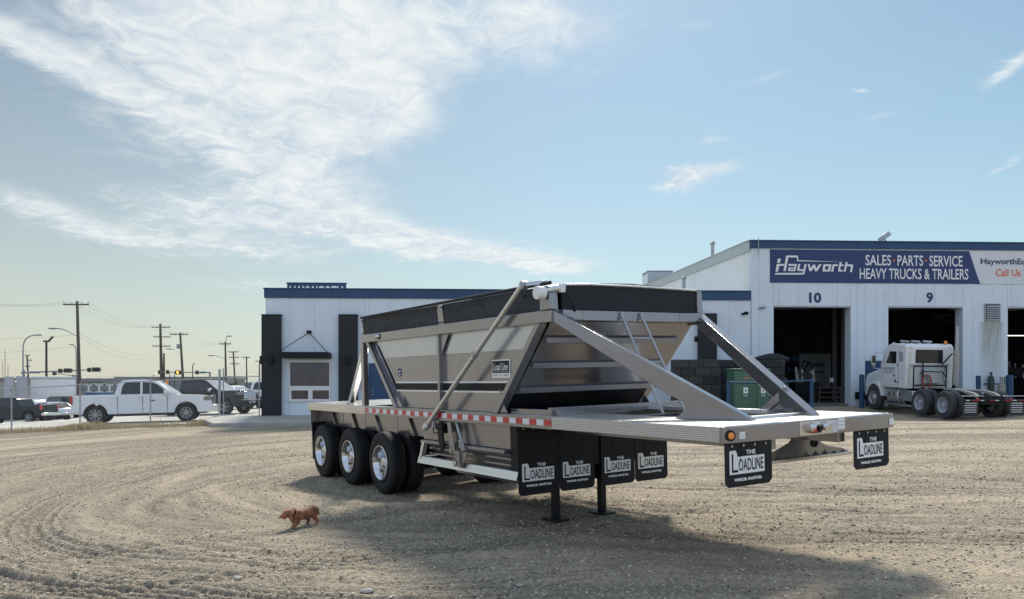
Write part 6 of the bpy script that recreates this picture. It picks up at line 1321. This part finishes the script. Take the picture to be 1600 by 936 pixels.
kshell('hood', [(4.2, 1.0), (4.2, 1.92), (5.2, 1.66), (5.75, 1.5), (5.88, 1.2), (5.88, .75), (5.4, .75), (5.3, .9)], .72, 'whitep', .09)
for s_ in (-1, 1):
    fen = [(4.15+.62*math.cos(t_)+.45, .55+.68*math.sin(t_)) for t_ in np.linspace(math.pi*.97, .1, 12)]+[(5.35, .55), (5.15, .62)]+[(4.6+.52*math.cos(t_), .55+.56*math.sin(t_)) for t_ in np.linspace(.15, math.pi*.95, 12)]
    MB().xz(fen, *sorted((s_*.66, s_*1.12))).build('fender', M['whitep'], K, .03)
    kb('bumper', 'black', 5.7, 5.95, *sorted((s_*.1, s_*1.15)), .35, .68); kb('mirror', 'chrome', 4.12, 4.2, *sorted((s_*1.35, s_*1.55)), 1.9, 2.35)
    MB().tube([(3.9, s_*1.06, 2.5), (4.15, s_*1.42, 2.46), (4.15, s_*1.42, 1.8), (4.0, s_*1.06, 1.75)], .018, 6).build('mirror_arm', M['chrome'], K)
# door on the left side
d1 = MB().xz([(3.05, 1.12), (3.05, 2.6), (3.62, 2.6), (3.95, 1.95), (3.98, 1.12)], 1.062, 1.075).build('door', M['whitep'], K, .006)
MB().xz([(3.12, 2.02), (3.12, 2.52), (3.56, 2.52), (3.82, 2.02)], 1.0752, 1.082).build('door_window', M['glass'], d1)
MB().box(3.2, 3.3, 1.076, 1.1, 1.5, 1.54).build('door_handle', M['black'], d1); MB().box(3.12, 3.22, 1.0752, 1.078, 1.22, 1.36).build('door_plate', M['black'], d1)
tx_ = text('HAYWORTH', 0, 0, .68, .11, M['navypr'], d1, bold=.02); tx_.matrix_basis = Matrix.Translation((3.9, 1.0754, 1.74)) @ Matrix.Rotation(math.pi, 4, 'Z')
for k_, w__ in enumerate((.68, .6)): MB().box(3.9-w__, 3.9, 1.0752, 1.0768, 1.68-k_*.07, 1.70-k_*.07).build('print_line', M['navypr'], d1)
MB().box(2.72, 2.95, 1.061, 1.064, 2.1, 2.5).build('side_trim', M['fascia'], K)
for x_ in (2.98, 4.0): MB().box(x_-.006, x_+.006, 1.058, 1.0635, 1.08, 2.66).build('panel_seam', M['black'], K)
for z_ in (1.2, 1.6, 2.0, 2.4): MB().cyl((2.56, 1.05, z_), (2.56, 1.066, z_), .012, n=6).build('rivet', M['galv'], K)
for z_ in (1.25, 1.95): MB().box(3.0, 3.06, 1.063, 1.08, z_-.03, z_+.03).build('door_hinge', M['black'], K)
MB().cyl((3.95, 1.1, 1.0), (3.95, 1.1, 2.2), .018, n=8).build('grab_handle', M['chrome'], K); MB().cyl((2.42, .95, 1.1), (2.42, .95, 2.5), .018, n=8).build('grab_handle', M['chrome'], K)
for y_ in (-.9, .9): MB().cyl((2.44, y_, 2.68), (2.47, y_, 2.68), .05, n=12).build('work_lamp', M['chrome'], K)
MB().box(2.44, 2.47, -.9, .9, 1.96, 2.0).build('cab_back_rib', M['fascia'], K)
# rear of the cab
rw = kb('rear_window', 'glass', 2.462, 2.482, -.5, .62, 2.08, 2.56, bevel=.004); MB().box(2.455, 2.461, -.54, .66, 2.05, 2.08).box(2.455, 2.461, -.54, .66, 2.56, 2.59).box(2.455, 2.461, -.54, -.5, 2.08, 2.56).box(2.455, 2.461, .62, .66, 2.08, 2.56).build('window_seal', M['black'], rw)
q = MB()
for a_, b_ in (((2.3, .85, 1.0), (2.3, .85, 1.92)), ((2.3, .45, .95), (2.3, .45, 2.05)), ((2.3, -.6, .95), (2.3, -.6, 1.95)), ((2.3, .85, 1.92), (2.3, -.6, 1.92)), ((2.3, .85, 1.15), (2.3, -.6, 1.15)), ((2.3, -.4, 2.0), (2.3, -.85, 2.45))): q.cyl(a_, b_, .028, n=8)
q.build('headache_rack', M['black'], K, smooth=True); kb('rack_tank', 'fascia', 2.32, 2.44, -.35, .4, 1.2, 1.85, bevel=.04)
q = MB(); 
for k in range(5): q.tube([(2.24-.015*k, .28+.19*math.cos(t_+k)+.02*k, 1.28+.30*math.sin(t_+k)) for t_ in np.linspace(0, 6.28, 20)], .016, 6)
q.build('red_hose_coil', M['redhose'], K, smooth=True)
q = MB(); q.tube([(2.25, -.45-.04*math.sin(t_*9), 1.95-t_*.8) for t_ in np.linspace(0, 1, 24)], .02, 6); q.build('green_hose', M['green'], K)
q = MB(); q.tube([(2.25, .6, 1.6), (2.15, .5, 1.72), (2.1, -.3, 1.7), (2.2, -.5, 1.5)], .022, 6); q.build('black_hose', M['black'], K)
# stacks, roof horns, beacon
q = MB(); q.cyl((2.15, -.92, 1.15), (2.15, -.92, 2.6), .1, n=14); q.cyl((2.15, -.92, 2.6), (2.15, -.92, 3.55), .065, n=12); q.build('exhaust_stack', M['galv'], K, smooth=True)
MB().cyl((2.0, -.78, 1.2), (2.0, -.78, 2.55), .09, n=14).build('exhaust_guard', M['cream'], K, smooth=True)
for y in (-.55, .0, .5): MB().cyl((3.2, y, 2.93), (3.7, y, 2.94), .035, .06, 8).build('air_horn', M['chrome'], K, smooth=True)
for y in (-.8, -.4, 0, .4, .8): MB().ell((3.72, y, 2.86), (.07, .05, .045), 8, 6).build('roof_marker_lamp', M['chrome'], K)
MB().cyl((2.6, -.75, 2.84), (2.6, -.75, 2.96), .06, n=10).build('beacon', M['amber'], K)
# tank, battery box, steps
MB().cyl((3.0, .78, .68), (3.75, .78, .68), .3, n=20).build('fuel_tank', M['alu'], K, .02, smooth=True)
for x in (3.1, 3.4, 3.68): MB().cyl((x, .78, .68), (x+.05, .78, .68), .31, n=20).build('tank_strap', M['galv'], K)
kb('step_box', 'alu', 2.1, 2.9, .55, 1.0, .5, .92); kb('step', 'galv', 2.1, 3.9, .9, 1.08, .3, .34, bevel=.01); MB().cyl((2.75, .72, .55), (2.95, .72, .55), .24, n=16).build('air_tank', M['chrome'], K, .02, smooth=True)
# fifth wheel, ramps, rear frame
MB().xy([(.0, -.5), (1.0, -.5), (1.15, -.3), (1.15, .3), (1.0, .5), (.0, .5), (-.1, .4), (.35, .08), (.35, -.08), (-.1, -.4)], 1.02, 1.09).build('fifth_wheel_plate', M['galv'], K, .012)
for y in (-.43, .43):
    MB().xz([(.05, 1.02), (-.75, .86), (-.95, .72), (-.85, .9), (-.65, 1.0), (.05, 1.1)], y-.07, y+.07).build('ramp', M['cream'], K)
    MB().xz([(1.0, 1.02), (2.0, .92), (2.0, .9), (.9, .9)], y-.07, y+.07).build('frame_plate', M['black'], K)
kb('rear_cross_member', 'black', -1.05, -.95, -.45, .45, .6, .92); kb('light_bar', 'black', -1.12, -1.06, -1.22, 1.22, .72, .8, bevel=.01); kb('flap_hanger', 'galv', -1.1, -1.02, -1.24, -.4, .9, .93); kb('flap_hanger', 'galv', -1.1, -1.02, .4, 1.24, .9, .93)
for k, y in enumerate((-1.08, -.82, -.5, -.1, .1, .5, .82, 1.08)): kb('marker_strip', 'taillamp' if k % 2 == 0 else 'greytape', -1.13, -1.121, y-.08, y+.08, .745, .775, bevel=.003)
for y in (-.94, .94):
    fl_ = kb('mud_flap', 'plastic', -1.09, -1.075, y-.32, y+.32, .2, .72)
    for k in range(5): MB().box(-1.0935, -1.0905, y-.24+.01*(k % 2), y+.24-.02*((k+1) % 2), .32+k*.08, .345+k*.08).build('print_line', M['greytape'], fl_)
kb('mud_flap_lamp', 'taillamp', -1.13, -1.1, .62, .72, .74, .84, bevel=.01); kb('mud_flap_lamp', 'taillamp', -1.13, -1.1, -.72, -.62, .74, .84, bevel=.01)
kt = tyre_mb(.52, .25, 48, .29).mesh('tyre', M['rubber2']); kr = MB().lathe([(-.01, .3), (.0, .28), (.06, .26), (.15, .235), (.16, .13), (.10, .11), (.02, .09), (.0, .0001)], 32).mesh('rim', M['greyt']); kf = MB().lathe([(-.01, .3), (.0, .28), (.03, .25), (.02, .17), (-.03, .12), (-.05, .09), (-.06, .0001)], 32).mesh('rim', M['galv'])
for me in (kt, kr, kf):
    for p in me.polygons: p.use_smooth = True
    me.set_sharp_from_angle(angle=R(32))
for x in (0, 1.36):
    for s_ in (1, -1):                         # wheels face +y on the left side
        for j, yo in enumerate((1.24, .93)):
            t_ = put(kt, 'tyre', K, (x, s_*yo, .52), math.pi if s_ > 0 else 0, x+j); put(kr, 'rim', t_, (0, 0, 0))
    MB().cyl((x, -.7, .52), (x, .7, .52), .09, n=10).build('axle', M['black'], K); MB().ell((x, 0, .52), (.22, .26, .24), 10, 8).build('differential', M['black'], K, smooth=True)
for s_ in (1, -1):
    t_ = put(kt, 'tyre', K, (4.6, s_*1.12, .52), math.pi if s_ > 0 else 0, 1); put(kf, 'rim', t_, (0, 0, 0))

# ================================================================ the dachshund
def furmat():
    m, t, b = nodes_of('red_brown_fur'); n = t.nodes; l = t.links; tcn = n.new('ShaderNodeTexCoord'); q = n.new('ShaderNodeTexNoise'); q.inputs['Scale'].default_value = 9; q.inputs['Detail'].default_value = 6; l.new(tcn.outputs['Object'], q.inputs['Vector'])
    r = n.new('ShaderNodeValToRGB'); l.new(q.outputs['Fac'], r.inputs[0]); r.color_ramp.elements[0].position = .35; r.color_ramp.elements[0].color = (.17, .055, .02, 1); r.color_ramp.elements[1].position = .68; r.color_ramp.elements[1].color = (.52, .215, .08, 1); l.new(r.outputs[0], b.inputs['Base Color'])
    b.inputs['Roughness'].default_value = .75; b.inputs['Sheen Weight'].default_value = .5; f = n.new('ShaderNodeTexNoise'); f.inputs['Scale'].default_value = 120; l.new(tcn.outputs['Object'], f.inputs['Vector']); bb = n.new('ShaderNodeBump'); bb.inputs['Strength'].default_value = .6; bb.inputs['Distance'].default_value = .006; l.new(f.outputs['Fac'], bb.inputs['Height']); l.new(bb.outputs[0], b.inputs['Normal']); return m
M['fur'] = furmat()
dg = bpy.data.objects.new('dachshund', None); COL.objects.link(dg); dg.location = (DOG[0], DOG[1], gzr(*DOG)); dg.rotation_euler = (0, 0, R(232)); dg.scale = (.88, .88, .86); tag(dg, 'reddish brown dachshund walking with its head low across the gravel', 'dog')
# x forward, z up
V_ = [((-.19, 0, .225), .095), ((-.09, 0, .205), .088), ((.03, 0, .195), .092), ((.14, 0, .19), .1), ((.2, 0, .22), .08), ((.25, 0, .245), .064), ((.3, 0, .25), .062), ((.355, 0, .222), .042), ((.415, 0, .19), .026),
      ((-.235, 0, .26), .035), ((-.265, 0, .2), .025), ((-.275, 0, .15), .015)]
E2 = [(0, 1), (1, 2), (2, 3), (3, 4), (4, 5), (5, 6), (6, 7), (7, 8), (0, 9), (9, 10), (10, 11)]
def leg(root, pts):
    p = root
    for co, r in pts: V_.append((co, r)); E2.append((p, len(V_)-1)); p = len(V_)-1
for s_, f_ in ((1, .05), (-1, -.03)): leg(3, [((.155, s_*.06, .15), .04), ((.14+f_*.5, s_*.065, .085), .027), ((.15+f_, s_*.065, .03), .021), ((.185+f_, s_*.065, .016), .019)])
for s_, f_ in ((1, -.04), (-1, .04)): leg(0, [((-.15, s_*.058, .17), .052), ((-.13+f_, s_*.062, .115), .034), ((-.19+f_, s_*.062, .07), .02), ((-.175+f_, s_*.062, .024), .018), ((-.14+f_, s_*.062, .014), .018)])
me = bpy.data.meshes.new('body'); me.from_pydata([v[0] for v in V_], E2, []); bo = bpy.data.objects.new('body', me); COL.objects.link(bo); bo.parent = dg
sk = bo.modifiers.new('skin', 'SKIN'); sk.use_smooth_shade = True
lay = me.skin_vertices[0].data if len(me.skin_vertices) else me.attributes
if not len(me.skin_vertices):
    bpy.context.view_layer.objects.active = bo; bo.select_set(True); bpy.ops.mesh.customdata_skin_add()
for i, (co, r) in enumerate(V_): me.skin_vertices[0].data[i].radius = (r, r*(.92 if i < 4 else 1)); me.skin_vertices[0].data[i].use_root = (i == 1)
sb = bo.modifiers.new('sub', 'SUBSURF'); sb.levels = 2; sb.render_levels = 2; me.materials.append(M['fur'])
dgp = bpy.context.evaluated_depsgraph_get(); dgp.update(); m2 = bpy.data.meshes.new_from_object(bo.evaluated_get(dgp)); bo.modifiers.clear(); bo.data = m2; m2.materials.clear(); m2.materials.append(M['fur'])
for p in m2.polygons: p.use_smooth = True
for s_ in (-1, 1):
    MB().ell((0, 0, 0), (.04, .016, .07), 12, 8).build('ear', M['fur'], bo, smooth=True, loc=(.275, s_*.066, .2), rot=(R(8*s_), R(-10), 0)); MB().ell((.345, s_*.036, .248), (.008, .006, .008), 8, 6).build('eye', M['blackpr'], bo, smooth=True)
MB().ell((.438, 0, .186), (.014, .015, .012), 10, 6).build('nose', M['blackpr'], bo, smooth=True)
for s_, x_ in ((1, .225), (-1, .145)): MB().ell((x_, s_*.065, .014), (.03, .02, .014), 10, 6).build('paw', M['fur'], bo, smooth=True)
rsd = np.random.RandomState(11); tri = [(p.center, p.normal, p.area) for p in m2.polygons]; ar = np.array([t_[2] for t_ in tri]); pick = rsd.choice(len(tri), 5200, p=ar/ar.sum()); HV = []; HF = []
for i_ in pick:
    c_, n_, _a = tri[i_]; c_ = c_+Vector(rsd.randn(3)*.006)
    if c_.z < .05: continue
    d_ = (n_*.8+Vector((-.9, 0, -.55))+Vector(rsd.randn(3)*.25)).normalized(); l_ = .02+.024*rsd.rand(); s_ = d_.cross(n_).normalized()*.004; b_ = c_-n_*.004; k_ = len(HV)
    HV += [b_-s_, b_+s_, b_+d_*l_]; HF.append((k_, k_+1, k_+2))
tag(MB().add(HV, HF).build('fur_coat', M['fur'], dg), kind='stuff')
co = MB().lathe([(-.012, .08), (-.012, .085), (.012, .085), (.012, .08)], 24, axis='x').build('collar', M['black'], bo, smooth=True, loc=(.21, 0, .228), rot=(0, R(-25), 0))
